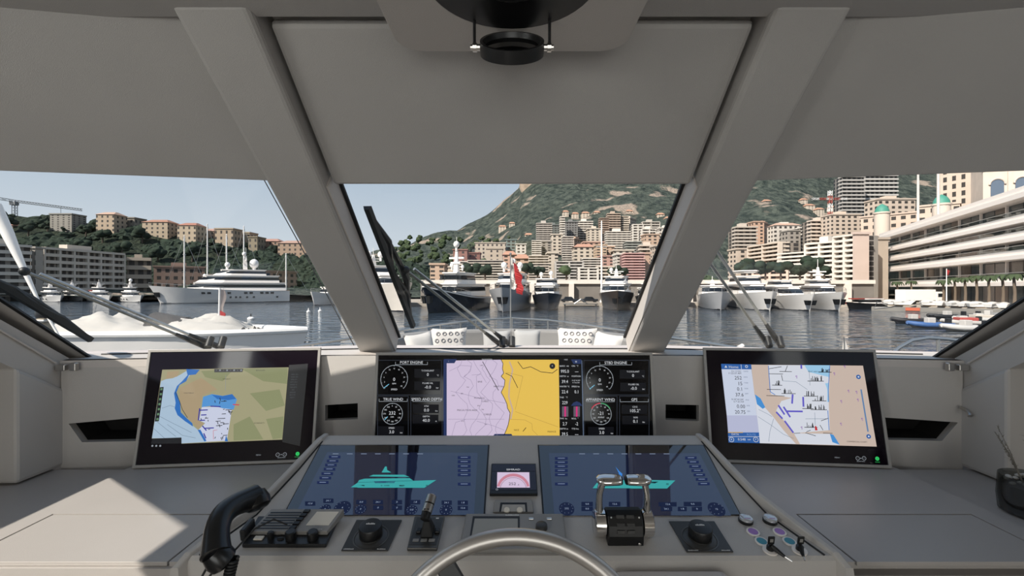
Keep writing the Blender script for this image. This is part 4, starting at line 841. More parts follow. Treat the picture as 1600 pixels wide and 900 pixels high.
wiper('black wiper with upright blade on the centre windscreen', 'c', ((574, 322), (645, 508), .018, .58), [[(634, 422), (785, 541)], [(647, 420), (800, 541)]], [(785, 541), (800, 541)])
wiper('black wiper with slanting blade over the moored boat under covers', 'l', ((-30, 425), (143, 529), -.02, .42), [[(38, 424), (325, 543)], [(62, 428), (345, 543)]], [(325, 542), (345, 542)])
wiper('pair of bare wiper arms rising behind the pillar by the harbour display', 'r', None, [[(1062, 345), (1202, 542)], [(1075, 325), (1221, 542)]], [(1202, 541), (1221, 541)])
# ================================================================ harbour: water, land, quays
WZ = -4.5
def dwl(y): return -WZ * F / (y - 450.0)
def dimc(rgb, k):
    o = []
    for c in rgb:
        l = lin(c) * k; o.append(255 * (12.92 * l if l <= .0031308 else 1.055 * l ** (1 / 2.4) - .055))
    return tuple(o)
def interp(tab, x):
    if x <= tab[0][0]: return tab[0][1]
    for (a, b), (c, d) in zip(tab, tab[1:]):
        if x <= c: return b + (d - b) * (x - a) / (c - a)
    return tab[-1][1]
m = bpy.data.materials.new('sea_water'); n, b = nodes(m)
b.inputs['Base Color'].default_value = L3((42, 54, 66)); b.inputs['Roughness'].default_value = .04; b.inputs['Specular IOR Level'].default_value = .5
tcn = n.nodes.new('ShaderNodeTexCoord'); mp = n.nodes.new('ShaderNodeMapping'); mp.inputs['Scale'].default_value = (.22, .62, 1)
x1_ = n.nodes.new('ShaderNodeTexNoise'); x1_.inputs['Scale'].default_value = 1.0; x1_.inputs['Detail'].default_value = 2.5; x1_.inputs['Roughness'].default_value = .5
bu = n.nodes.new('ShaderNodeBump'); bu.inputs['Strength'].default_value = 1.0; bu.inputs['Distance'].default_value = .55
n.links.new(tcn.outputs['Object'], mp.inputs[0]); n.links.new(mp.outputs[0], x1_.inputs['Vector']); n.links.new(x1_.outputs['Fac'], bu.inputs['Height']); n.links.new(bu.outputs[0], b.inputs['Normal'])
S(MB().box(-1500, 1500, -600, 1500, WZ - 1, WZ).build('water', m))

# ---- mountain behind the town
def mountmat(nm, g1, g2, rock, thr, sc):
    m = bpy.data.materials.new(nm); n, b = nodes(m); b.inputs['Roughness'].default_value = .95; b.inputs['Specular IOR Level'].default_value = .1
    t = n.nodes.new('ShaderNodeTexCoord')
    def nz(s, d=6):
        x = n.nodes.new('ShaderNodeTexNoise'); x.inputs['Scale'].default_value = s; x.inputs['Detail'].default_value = d; n.links.new(t.outputs['Object'], x.inputs['Vector']); return x.outputs['Fac']
    r1 = n.nodes.new('ShaderNodeValToRGB'); r1.color_ramp.elements[0].position = .36; r1.color_ramp.elements[1].position = .64; r1.color_ramp.elements[0].color = L3(g1); r1.color_ramp.elements[1].color = L3(g2); n.links.new(nz(sc * 5, 12), r1.inputs[0])
    r2 = n.nodes.new('ShaderNodeValToRGB'); r2.color_ramp.elements[0].position = thr; r2.color_ramp.elements[1].position = thr + .05; n.links.new(nz(sc, 12), r2.inputs[0])
    mxn = n.nodes.new('ShaderNodeMixRGB'); n.links.new(r2.outputs[0], mxn.inputs[0]); n.links.new(r1.outputs[0], mxn.inputs[1]); mxn.inputs[2].default_value = L3(rock)
    n.links.new(mxn.outputs[0], b.inputs['Base Color'])
    u = n.nodes.new('ShaderNodeBump'); u.inputs['Strength'].default_value = .9; u.inputs['Distance'].default_value = 5; n.links.new(nz(sc * 9), u.inputs['Height']); n.links.new(u.outputs[0], b.inputs['Normal']); return m
SKY = [(-1600, 418), (500, 418), (560, 404), (590, 394), (615, 389), (640, 384), (660, 375), (690, 363), (700, 360), (715, 361), (740, 347), (765, 331), (790, 309), (810, 296), (815, 284), (840, 262), (900, 240), (1000, 225), (1200, 205), (1600, 215), (2300, 260), (3200, 330)]
def dep(y): return 150 + (462 - y) * 3.4
def mount(cols, rows, d0, d1, y0, sky, amp, seed):
    mb = MB(); W_n = len(cols)
    for j in range(rows + 1):
        u = j / rows
        for px in cols:
            d = d0 + (d1 - d0) * u; yy = y0 + (interp(sky, px) - y0) * u; p = P(px, yy, d)
            nn = noise.fractal(V((p.x, p.y, seed)) * .018, 1.0, 2.0, 5) * amp * min(1, u * 5) * (1 if u < .97 else .5) + noise.noise(V((p.x, p.y, seed)) * .09) * amp * .12
            mb.v.append(p + V((0, 0, nn)))
    for j in range(rows):
        for i in range(W_n - 1): mb.f.append((j * W_n + i, j * W_n + i + 1, (j + 1) * W_n + i + 1, (j + 1) * W_n + i))
    b = len(mb.v)      # back slope falling away behind the crest
    for i, px in enumerate(cols): q = mb.v[rows * W_n + i]; mb.v.append(V((q.x * 1.35, q.y * 1.35, WZ)))
    for i in range(W_n - 1): mb.f.append((rows * W_n + i, rows * W_n + i + 1, b + i + 1, b + i))
    return mb
cols = list(range(-1600, 500, 60)) + [480 + 6 * i for i in range(200)] + list(range(1690, 3200, 60))
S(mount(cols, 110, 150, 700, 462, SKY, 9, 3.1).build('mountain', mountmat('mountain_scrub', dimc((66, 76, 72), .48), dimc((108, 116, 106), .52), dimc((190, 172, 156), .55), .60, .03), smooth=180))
# cliff face at the top of the mountain
S(MB().prism([P(812, 285, 640), P(818, 312, 640), P(838, 306, 640), P(848, 286, 640), P(840, 270, 640), P(818, 268, 640)], (0, 60, 0)).build('cliff', mat('cliff_rock', dimc((214, 188, 164), .62), .95, var=.35, vs=.12, bump=1, bs=.4, detail=8)))

# ---- wooded rock on the left
SKYL = [(-900, 325), (-200, 325), (0, 334), (60, 342), (100, 345), (200, 352), (300, 366), (400, 382), (470, 392), (560, 404), (600, 408), (640, 414), (670, 424), (690, 440), (700, 462)]
rockc = list(range(-900, 0, 40)) + [10 * i for i in range(71)]
S(mount(rockc, 30, 215, 300, 462, SKYL, 3, 9.7).build('wooded_rock', mountmat('rock_scrub', dimc((46, 54, 46), .7), dimc((66, 74, 60), .7), dimc((120, 106, 92), .7), .66, .05), smooth=180))
_ico = []
def ico():
    if not _ico:
        bm = bmesh.new(); bmesh.ops.create_icosphere(bm, subdivisions=2, radius=1.0); _ico.append(([v.co.copy() for v in bm.verts], [tuple(v.index for v in f.verts) for f in bm.faces])); bm.free()
    return _ico[0]
def blob(mb, c, r, sd, sq=.8, k=.35):
    vs, fs = ico(); mb.add([c + V((v.x * r, v.y * r, v.z * r * sq)) * (1 + k * noise.noise(v * 2.3 + V((sd, sd * .7, 0)))) for v in vs], fs)
def leafm(nm, rgb): return mat(nm, dimc(rgb, .75), .95, var=.45, vs=.6, bump=.8, bs=3, spec=.1)
DKLEAF = leafm('dark_foliage', (52, 62, 52)); MIDLEAF = leafm('green_foliage', (74, 86, 62))
rng = random.Random(21)
# ---- quays
QM = mat('quay_stone', dimc((196, 184, 170), .6), .9, var=.15, vs=.4, bump=.4, bs=2)
S(MB().prism([(-36, 113, WZ - .5), (60, 113, WZ - .5), (62, 118, WZ - .5), (400, 118, WZ - .5), (400, 200, WZ - .5), (-36, 200, WZ - .5)], (0, 0, 1.4)).build('quay', QM))
S(MB().prism([(62, 118.2, WZ - .5), (84, 104, WZ - .5), (92, 86, WZ - .5), (240, 30, WZ - .5), (400, 30, WZ - .5), (400, 117.9, WZ - .5)], (0, 0, 1.25)).build('quay_apron', QM))
S(MB().box(-420, -30, 186, 230, WZ - .5, WZ + 1.0).build('rock_quay', mat('rock_quay_grey', dimc((140, 132, 124), .6), .9, var=.1, vs=.3)))
pw = thing('wall_promenade', None, None, loc=(20, 121, WZ + .9)); S(pw)
MB().box(-24, 95, 121, 140, WZ + .9, 1.1).build('retaining_wall', mat('retaining_grey', dimc((150, 142, 134), .6), .9, var=.2, vs=.2), pw, world=True)
MB().box(-24, 95, 120.4, 140, 1.1, 2.1).build('parapet', mat('parapet_cream', dimc((240, 228, 216), .8), .8), pw, world=True)
for i in range(11): MB().box(-16 + i * 10.3, -14.8 + i * 10.3, 119.6, 121, WZ + .9, 1.1).build('buttress', mat('parapet_cream', (0, 0, 0)), pw, world=True)

# ================================================================ houses
CREAM_ = (232, 216, 198); WHITE_ = (240, 230, 218); PINK_ = (226, 184, 164); ORG = (222, 190, 166); GREYB = (184, 174, 164); TAUPE = (166, 146, 130); ROSE_ = (206, 128, 122); BRICK = (168, 122, 110)
WIN = (78, 72, 68)
BLD = []
def clash(x, y, r): return any(abs((x - b[0]) * b[4] + (y - b[1]) * b[5]) < b[2] + r and -r < -(x - b[0]) * b[5] + (y - b[1]) * b[4] < b[3] + r for b in BLD)
def bld(label, px0, px1, ytop, ybase, d0=None, d1=None, style='plain', col=CREAM_, floors=6, thick=9, band=.46, sx=3.2, win=WIN, wf=.5, hf=.5, roof=None, group=None, cat='building', name='apartment_block', k=.74, proud=.9, extra=12):
    """block whose front runs between two image columns at the given distances"""
    if d0 is None: d0 = dep(ybase)
    if d1 is None: d1 = d0
    if d1 == d0:      # slide a block away until it stands clear of the ones already placed
        for _ in range(40):
            xa, xb = (px0 - 800) / F * d0 - .6, (px1 - 800) / F * d0 + .6
            if any(b[6] and xa < b[0] + b[2] and xb > b[0] - b[2] and d0 - .8 < b[1] + b[3] and d0 + thick > b[1] - .8 for b in BLD): d0 += 2.0
            else: break
        d1 = d0
    a = P(px0, ybase, d0); c = P(px1, ybase, d1); base = min(a.z, c.z); w = math.hypot(c.x - a.x, c.y - a.y); rz = math.atan2(c.y - a.y, c.x - a.x)
    dm = min(d0, d1); top = (450 - ytop) / F * (d1 if d1 <= d0 else d0); hgt = top - base
    t = thing(name, label, cat, loc=((a.x + c.x) / 2, (a.y + c.y) / 2, base), rz=rz, group=group); fh = hgt / floors; BLD.append(((a.x + c.x) / 2, (a.y + c.y) / 2, w / 2 + .5, thick, math.cos(rz), math.sin(rz), d0 == d1)); cc = tuple(int(v) for v in col)
    if style == 'plain':
        MB().box(-w / 2, w / 2, 0, thick, -extra, hgt).build('walls', facade('facade_%d_%d_%d_%.1f_%.1f_%.1f' % (cc + (sx, fh, wf)), dimc(col, k), dimc(win, .5), sx, fh, wf, hf), t)
        rm = mat('roof_%d_%d_%d' % (roof or cc), dimc(roof or tuple(v * .93 for v in col), k), .9)
        if roof:
            MB().hexa([(-w / 2 - .5, -.5, hgt), (w / 2 + .5, -.5, hgt), (w / 2 + .5, thick + .5, hgt), (-w / 2 - .5, thick + .5, hgt), (-w / 2 + w * .2, thick * .4, hgt + 2), (w / 2 - w * .2, thick * .4, hgt + 2), (w / 2 - w * .2, thick * .6, hgt + 2), (-w / 2 + w * .2, thick * .6, hgt + 2)]).build('roof', rm, t)
        else: MB().box(-w / 2 - .4, w / 2 + .4, -.4, thick, hgt, hgt + .7).build('cornice', rm, t)
    else:
        MB().box(-w / 2 + .3, w / 2 - .3, proud, thick, -extra, hgt).build('walls', facade('glazing_%d_%.1f_%.1f' % (cc[0], sx, fh), dimc(tuple(v * .72 for v in col), k), dimc(win, .5), sx, fh, .62, .8), t)
        sm = mat('band_%d_%d_%d' % cc, dimc(col, k), .85)
        for i in range(floors + 1):
            z = i * fh
            MB().box(-w / 2, w / 2, -.1 if i < floors else -.3, thick * .5, z - fh * .12, z + fh * (band - .12) if i < floors else z + fh * .22).build('balcony' if i < floors else 'roof_slab', sm, t)
        if style == 'bays':
            nb = max(2, int(w / (sx * 2.2)))
            for i in range(nb + 1): x = -w / 2 + w * i / nb; MB().box(x - .35, x + .35, -.15, proud, 0, hgt).build('pier', sm, t)
    if w > 9 and hgt > 12: MB().box(-w * .18, w * .12, thick * .3, thick * .7, hgt, hgt + 2.4).build('roof_housing', mat('band_%d_%d_%d' % cc, dimc(col, k), .85), t)
    return t
# towers on the slope, from the left of the mountain to the pillar
bld('pale grey slab tower with a green glazed strip on the slope below the cliff', 838, 863, 349, 402, 330, style='bands', col=(206, 196, 186), floors=16, thick=10)
bld('slender green-grey glazed tower wedged behind the pale grey slab tower', 856, 875, 352, 398, 345, style='plain', col=(136, 140, 136), floors=14, sx=2.4, wf=.7)
bld('slim white tower with stepped balconies rising highest beside a grey glass block', 875, 883, 339, 408, 320, style='bands', col=WHITE_, floors=19, thick=9)
bld('grey glass block behind the slim white tower', 883, 903, 347, 400, 335, col=(150, 148, 146), floors=15, sx=2.0, wf=.7)
bld('broad white apartment slab with dense balconies above the town', 901, 927, 346, 396, 340, style='bands', col=WHITE_, floors=14)
bld('beige block with flat roof line linking the white slab to the brown towers', 919, 941, 358, 396, 325, col=CREAM_, floors=10)
bld('brown ribbed tower behind the tall white mast', 937, 952, 341, 398, 330, style='bands', col=(176, 152, 136), floors=17, band=.5)
bld('tan twin tower with a dark shaded flank next to the brown ribbed tower', 949, 970, 334, 396, 350, style='bands', col=(204, 182, 164), floors=17)
bld('narrow cream tower tapering at the top near the villa road', 971, 983, 338, 392, 345, style='bands', col=CREAM_, floors=16)
bld('wedge-shaped block turning its shaded side beside the narrow cream tower', 984.5, 994, 341, 390, 363.5, 373.5, col=(214, 198, 182), floors=13, thick=5)
bld('white grid-fronted block with square windows below the wooded slope', 989, 1005, 351, 392, 330, style='bays', col=WHITE_, floors=10, sx=2)
bld('wide grid-fronted block with dark openings right of the square-windowed block', 1004, 1031, 347, 388, 345, style='bays', col=(206, 196, 184), floors=10, sx=2)
bld('white stepped terrace block with thin balconies in the middle of the town', 947, 986, 362, 412, 290, style='bands', col=WHITE_, floors=14)
bld('low white block in front of the wide grid-fronted block', 1003, 1027, 358, 396, 305, style='bays', col=WHITE_, floors=9)
bld('apricot house with arched loggias under the low white block', 1008, 1031, 367, 402, 280, col=ORG, floors=7)
bld('white corner house with tall windows touching the right window pillar', 1031, 1056, 357, 405, 290, col=WHITE_, floors=9)
bld('short round-cornered white tower at the foot of the pale grey slab tower', 831, 846, 376, 408, 265, style='bands', col=WHITE_, floors=10, thick=8)
bld('grey angular block leaning against the short round-cornered tower', 846, 862, 378, 408, 275, col=GREYB, floors=8)
bld('cream terraced house between the slab tower and the slim white tower', 862, 879, 367, 408, 290, col=CREAM_, floors=8)
bld('light grey banded block at the foot of the slim white tower', 879, 897, 370, 412, 262, style='bands', col=(222, 212, 202), floors=12)
bld('brown block turning its shaded side in the gap below the broad white slab', 897, 914, 374, 406, 292, 304, col=(190, 164, 144), floors=7, wf=.3, thick=5)
bld('cream house row with red hipped roof under the broad white slab', 897, 930, 386, 414, 250, col=CREAM_, floors=5, roof=(196, 148, 126))
bld('salmon row of houses above the banded waterfront blocks', 912, 944, 379, 408, 270, col=PINK_, floors=6)
bld('tall peach house with green shutters in the town centre', 932, 948, 384, 418, 236, col=(226, 196, 168), floors=8)
bld('tall orange house beside the white stepped terrace block', 946, 960, 386, 418, 232, col=ORG, floors=9)
bld('small pink-red house squeezed below the tall orange house', 940, 961, 401, 420, 222, col=(216, 170, 156), floors=4)
bld('cream house row beneath the white stepped terrace block', 960, 990, 392, 424, 235, col=CREAM_, floors=7)
bld('grey-green office block under the square-windowed block', 978, 1004, 378, 410, 268, style='bands', col=(176, 176, 168), floors=8)
bld('pale villa with balustrades right of the red-banded hotel', 1000, 1030, 384, 420, 245, style='bands', col=(228, 210, 194), floors=6)
bld('beige corner house behind grey trees by the right window pillar', 1024, 1056, 385, 432, 225, col=(214, 196, 180), floors=8)
# waterfront blocks
bld('long beige balcony block above the promenade behind the grey-hulled yacht', 826, 858, 400, 436, 178, style='bands', col=(220, 206, 192), floors=9)
bld('orange-roofed house row left of the long beige balcony block', 805, 827, 404, 436, 185, col=(224, 190, 168), floors=6, roof=(196, 148, 126))
bld('grey modern block with strip windows behind the white radar dome', 868, 911, 409, 437, 176, style='bays', col=(206, 198, 190), floors=6)
bld('white block with wavy thin balconies next to the grey modern block', 911, 940, 404, 437, 182, style='bands', col=WHITE_, floors=9, band=.4)
bld('low white arcade block behind the tall white mast', 905, 934, 419, 438, 162, style='bays', col=WHITE_, floors=4)
bld('low cream arcade block left of the red-banded hotel', 934, 970, 417, 438, 164, style='bays', col=CREAM_, floors=4)
bld('red-banded hotel slab with rows of rose balconies', 976, 1008, 396, 438, 172, style='bands', col=(222, 178, 172), floors=10, win=(150, 106, 102))
bld('orange end house joined to the red-banded hotel', 1007, 1016, 397, 436, 176, col=(218, 182, 160), floors=8)
bld('white low apartment block right of the red-banded hotel', 1006, 1040, 411, 438, 166, style='bands', col=(226, 216, 206), floors=6)
bld('white narrow house with shutters left of the red-banded hotel', 965, 978, 398, 437, 182, col=WHITE_, floors=8)
bld('cream house row behind the radar domes', 856, 872, 396, 432, 196, col=CREAM_, floors=7)
# left half of the centre view
bld('brick red school building with pale corner on the slope', 708, 730, 391, 432, 255, col=BRICK, floors=6, wf=.4)
bld('dull red wing beside the brick red school building', 728, 750, 396, 432, 262, col=(156, 110, 98), floors=5, wf=.4)
bld('long curved beige block with continuous balconies behind the bare masts', 730, 787, 407, 440, 170, style='bands', col=(206, 194, 180), floors=8)
bld('white block with small balconies at the end of the long curved block', 713, 731, 409, 438, 168, style='bands', col=WHITE_, floors=7)
bld('beige tower house with flat canopy above the long curved block', 760, 785, 389, 424, 245, col=(214, 196, 176), floors=5, wf=.3)
bld('long low cream hillside terrace below the mountain', 742, 790, 380, 392, 330, col=(214, 198, 180), floors=2, wf=.4)
bld('green-grey glass pavilion above the white villa', 790, 807, 375, 390, 335, col=(140, 154, 150), floors=3, wf=.7)
bld('white villa with two rows of windows under the glass pavilion', 806, 822, 382, 396, 320, col=WHITE_, floors=3)
bld('pink house behind the flagstaff near the orange-roofed row', 786, 806, 398, 432, 215, col=PINK_, floors=6, roof=(196, 148, 126))
bld('apricot waterside house behind the radar mast', 672, 694, 414, 440, 168, col=ORG, floors=4)
bld('cream waterside house behind the navy-hulled yacht', 692, 714, 418, 440, 166, col=CREAM_, floors=4)
for px, py, w_ in ((785, 354, 12), (800, 349, 9), (826, 367, 12), (884, 331, 9), (899, 334, 10), (915, 333, 12), (933, 332, 9), (984, 330, 10), (1000, 326, 13), (1016, 324, 12), (1033, 335, 11), (1046, 341, 10), (1200, 314, 10), (1267, 321, 13), (1283, 327, 10), (1305, 324, 11), (1258, 312, 8)):
    bld('small pale villa standing alone among trees on the mountain slope', px - w_ / 2, px + w_ / 2, py, py + 5, 150 + 550 * (462 - py - 5) / (462 - interp(SKY, px)), col=CREAM_, floors=2, thick=7, wf=.3, extra=4, roof=(196, 150, 124), group='villas on the mountain slope', cat='villa', name='hillside_villa')
# right window
bld('orange cube block with one sunlit and one shaded side above the town', 1178, 1194, 347, 385, 300, col=(222, 184, 160), floors=7)
bld('windowless shaded flank wing joined to the orange cube block', 1187, 1212, 347, 385, 310.5, 338, col=(222, 184, 160), floors=7, wf=.25, thick=5)
bld('round banded tower behind the right window pillar', 1150, 1184, 355, 412, 230, style='bands', col=(214, 200, 186), floors=10)
bld('white ornate house row beneath the wooded slope', 1211, 1252, 352, 385, 290, col=WHITE_, floors=5, roof=(198, 164, 144))
bld('white banded block behind the footbridge', 1250, 1272, 356, 388, 280, style='bands', col=WHITE_, floors=6)
bld('pale grey annex left of the white banded block', 1232, 1251, 361, 388, 275, col=GREYB, floors=4)
bld('cream stepped hotel below the red and white crane', 1268, 1310, 345, 392, 260, style='bands', col=(232, 214, 198), floors=8)
bld('cream crescent of houses climbing towards the curved tower', 1300, 1345, 336, 392, 250, col=(232, 212, 194), floors=9)
bld('white five-storey block with deep loggias behind the moored motor yachts', 1168, 1216, 379, 424, 200, 179, style='bays', col=(232, 214, 196), floors=7, proud=1.6)
bld('cream base block with small windows under the white five-storey block', 1152, 1180, 390, 432, 205, col=(226, 206, 188), floors=6)
bld('low peach waterside block with terrace trees', 1176, 1230, 415, 438, 165, 158, style='bays', col=(228, 200, 182), floors=3, thick=5)
bld('white lower wing of the long balcony apartments', 1214, 1261, 394, 437, 173, 162, style='bands', col=WHITE_, floors=7, proud=2)
bld('white middle wing of the long balcony apartments with tall fin', 1258, 1303, 378, 437, 160.5, 151.4, style='bays', col=WHITE_, floors=8, proud=2, sx=5)
bld('white upper wing of the long balcony apartments with blank end wall', 1302, 1336, 367, 440, 150, 142.5, style='bays', col=WHITE_, floors=9, proud=2, sx=6)
bld('blank pinkish end wall tower with a single column of portholes', 1336, 1358, 366, 440, 140.6, col=(236, 212, 198), floors=8, thick=1, sx=30, wf=.03, hf=.2)
bld('plain stone tower block beside the yacht club', 1357, 1388, 374, 446, 150, col=(206, 190, 174), floors=4, sx=40, wf=.02)
bld('round tower with stacked curved balconies high above the port', 1317, 1352, 276, 352, 300, style='bands', col=(196, 190, 184), floors=13, band=.42, win=(56, 60, 64))
bld('glazed half of the curved balcony tower', 1352, 1404, 268, 348, 310, style='bands', col=(214, 208, 202), floors=13, band=.42, win=(56, 60, 64))
bld('cream palace with arcaded attic below the glazed curved tower', 1372, 1430, 312, 352, 230, col=(232, 212, 194), floors=5, name='palace')
bld('long cream palace front with small square windows', 1345, 1436, 332, 366, 205, 190, col=(232, 208, 190), floors=3, name='palace')
bld('ornate cream grand hotel with tall shuttered windows behind the flag masts', 1468, 1530, 252, 330, 190, 178, col=(236, 216, 198), floors=6, sx=3.0, wf=.42, hf=.62, name='grand_hotel')
bld('cream terrace hall with a green copper roof edge below the grand hotel', 1436, 1500, 318, 346, 180, 172, col=(234, 212, 194), floors=2, name='terrace_hall')
# arched opera hall at the top right
t = thing('opera_hall', 'cream festival hall with round arched windows above the yacht club', 'building', loc=P(1536, 332, 164)[:], rz=math.radians(-30)); hm = mat('hall_cream', dimc((238, 220, 204), .72), .85, var=.08, vs=.3)
MB().box(0, 45, 0, 12, -14, 17).build('walls', hm, t)
MB().box(-.4, 45, -.7, 0, -1.4, -.2).build('cornice', hm, t); MB().box(-.4, 45, -.8, 0, 15, 16.2).build('cornice', hm, t)
gm = mat('hall_glass', (92, 104, 120), .2)
for i in range(7):
    x = 3.6 + i * 6.2; pts = [(x - 1.7, -.25, 5.5), (x + 1.7, -.25, 5.5)] + [(x + 1.7 * math.cos(PI * k / 10), -.25, 9.6 + 1.7 * math.sin(PI * k / 10)) for k in range(11)]
    MB().prism(pts, (0, .5, 0)).build('arched_window', gm, t)
    fr = MB().tube([(x + 2.0 * math.cos(PI * k / 10), -.3, 9.6 + 2.0 * math.sin(PI * k / 10)) for k in range(11)], .32, 6); fr.build('window_arch', hm, t)
    MB().box(x + 2.6, x + 3.5, -.5, .1, 0, 15).build('pilaster', hm, t)
for px, py, d in ((1378, 329, 186), (1471, 316, 168)):
    c = P(px, py + 6, d); t = thing('dome_turret', 'round cream turret with green copper dome %s' % ('beside the long palace front' if px < 1400 else 'between the flag masts and the grand hotel'), 'turret', loc=(c.x, c.y, c.z - 9))
    MB().lathe([(2.6, 0), (2.6, 9), (2.9, 9.2), (2.9, 9.8), (.01, 9.8)], 16).build('drum', mat('turret_cream', dimc((236, 218, 202), .72), .85), t, smooth=35); MB().lathe([(2.5, 9.8), (2.3, 11), (1.6, 12.2), (.5, 13), (.01, 13.3)], 16).build('dome', mat('copper_green', dimc((84, 168, 146), .6), .6), t, smooth=True)
# left shore
bld('long grey apartment block with rows of loggias under the wooded rock', 70, 195, 388, 462, 172.6, 205, style='bays', col=(196, 186, 174), floors=7, thick=9, k=.95, sx=2.2)
bld('grey apartment block cut by the left wiper with white balcony fronts', -60, 50, 380, 462, 150, 163, style='bands', col=(196, 188, 178), floors=7, thick=6, k=.9)
bld('shaded stair block between the two grey apartment blocks', 55, 68, 388, 462, 167, 170.4, col=(190, 182, 172), floors=5, wf=.05, k=.75, thick=5)
bld('lower beige block right of the long grey apartment block', 196, 236, 405, 462, 206.5, 211, thick=4, style='bands', col=(180, 166, 150), floors=4, k=.85)
bld('long brownish quayside block behind the white motor yacht bow', 240, 320, 417, 462, 217, 228, col=(160, 134, 120), floors=4, k=.85)
bld('brown quayside block behind the white motor yacht stern', 400, 464, 424, 462, 205, 225, col=(176, 146, 126), floors=4, k=.85)
bld('low grey quayside hall between the motor yacht masts', 327, 400, 430, 462, 229, 230, col=(134, 124, 114), floors=3, k=.6)
for q in ((78, 112, 335, 345, 'flat-roofed modern house beside the tower crane on the rock', (176, 170, 160), None), (150, 178, 335, 356, 'cream palace tower house among dark trees on the rock', (214, 190, 164), (198, 164, 144)), (176, 210, 341, 368, 'grey stone bastion below the cream tower house on the rock', (164, 154, 140), None), (222, 262, 347, 366, 'cream house with hipped roof on the rock crest', (206, 186, 160), (190, 140, 116)), (262, 282, 353, 372, 'narrow grey-beige house on the rock crest', (184, 166, 144), None), (277, 306, 352, 376, 'tall cream house with two rows of windows on the rock crest', (214, 194, 168), (186, 130, 110)), (305, 334, 361, 380, 'pink-roofed house row behind the tallest yacht mast', (196, 166, 142), (196, 156, 140)), (336, 364, 358, 386, 'beige block with rooftop terrace between two yacht masts', (204, 182, 156), None), (363, 390, 364, 390, 'cream block with white corner window on the rock crest', (216, 196, 170), None), (388, 402, 371, 398, 'slim olive house at the end of the crest row', (170, 156, 132), None), (400, 436, 377, 396, 'red-roofed house row near the left pillar on the rock', (190, 158, 136), (190, 146, 130)), (434, 480, 380, 400, 'pale house row running behind the left pillar', (196, 168, 144), (194, 158, 142)), (0, 20, 352, 372, 'small tiled house below the crane on the rock', (160, 140, 120), (170, 120, 100))):
    bld(q[4], q[0], q[1], q[2], q[3], 288, col=q[5], floors=3, thick=10, roof=q[6], k=.62, name='crest_house', cat='house', sx=3.4, wf=.35, extra=10)
ROCKT = []
for px, py, r in ((100, 347, 5.2), (14, 347, 4.6), (44, 354, 4.6), (134, 352, 5.2), (222, 364, 5.6), (74, 347, 4.6), (160, 366, 4.8), (340, 388, 4.4), (190, 388, 5.2), (246, 396, 5.2), (300, 394, 5), (132, 386, 5.2)):
    yb = py + r * 3.3; d = 215 + 85 * min(1, (462 - yb) / (462 - interp(SKYL, px))); c = P(px, yb, d)
    while r > 2 and (any(math.hypot(c.x - a, c.y - b) < 1.15 * (r + e_) for a, b, e_ in ROCKT) or clash(c.x, c.y, r * 1.1)): r *= .93
    ROCKT.append((c.x, c.y, r)); t = thing('rock_tree', 'dark rounded tree standing out from the woodland on the rock', 'tree', loc=(c.x, c.y, c.z), group='trees on the rock')
    mb = MB()
    for i in range(9): blob(mb, V((rng.uniform(-.5, .5) * r, rng.uniform(-.4, .4) * r, r * 1.3 + rng.uniform(-.3, .35) * r)), r * rng.uniform(.36, .52), i + px)
    mb.build('crown', DKLEAF, t, smooth=180, fix=False); MB().tube([(0, 0, -3), (.2, 0, r * .6), (.3, 0, r * 1.2)], [.5, .4, .25], 7).build('trunk', mat('bark', (74, 62, 52), .9), t)
# promenade trees
def bush(label, px, py, d, r, group, n=8, wide=1.0):
    c = P(px, py, d); t = thing('promenade_tree', label, 'tree', loc=(c.x, c.y, 2.14), group=group); mb = MB()
    for i in range(n): blob(mb, V((rng.uniform(-.6, .6) * r * wide, rng.uniform(-.3, .3) * r, r * 1.05 + rng.uniform(-.2, .3) * r)), r * rng.uniform(.35, .5), i * 1.7 + px)
    mb.build('crown', MIDLEAF if px % 2 else DKLEAF, t, smooth=180, fix=False); MB().tube([(0, 0, 0), (0, 0, r * .9)], [.3, .2], 7).build('trunk', mat('bark', (74, 62, 52), .9), t)
TREES = []
def roomy(px, ds, r, wide, kx=1.0):
    while r > .8:
        for d in ds:
            x = (px - 800) / F * d
            if all(abs(x - a) > 1.05 * (r * wide + b) or abs(d - c) > .8 * (r + e_) for a, b, c, e_ in TREES): TREES.append((x, r * wide, d, r)); return d, r
        r *= .93
    return d, r
for px, r, w_ in ((822, 3.0, 1.3), (840, 2.6, 1.1), (885, 2.6, 1), (960, 2.4, .8), (974, 2.6, .8), (1030, 2.8, 1), (1164, 3.6, 1.1), (1196, 3.6, 1.3), (1220, 3.0, 1.0), (1250, 3.0, .9), (1268, 4.0, .9), (1288, 2.8, .9), (736, 3.0, 1.2), (758, 2.8, 1.1)):
    d, r = roomy(px, (126, 132.5, 136.5), r, w_)
    bush('bushy green tree on the promenade above the moored yachts', px, 437, d, r, 'promenade trees', wide=w_ * .8)
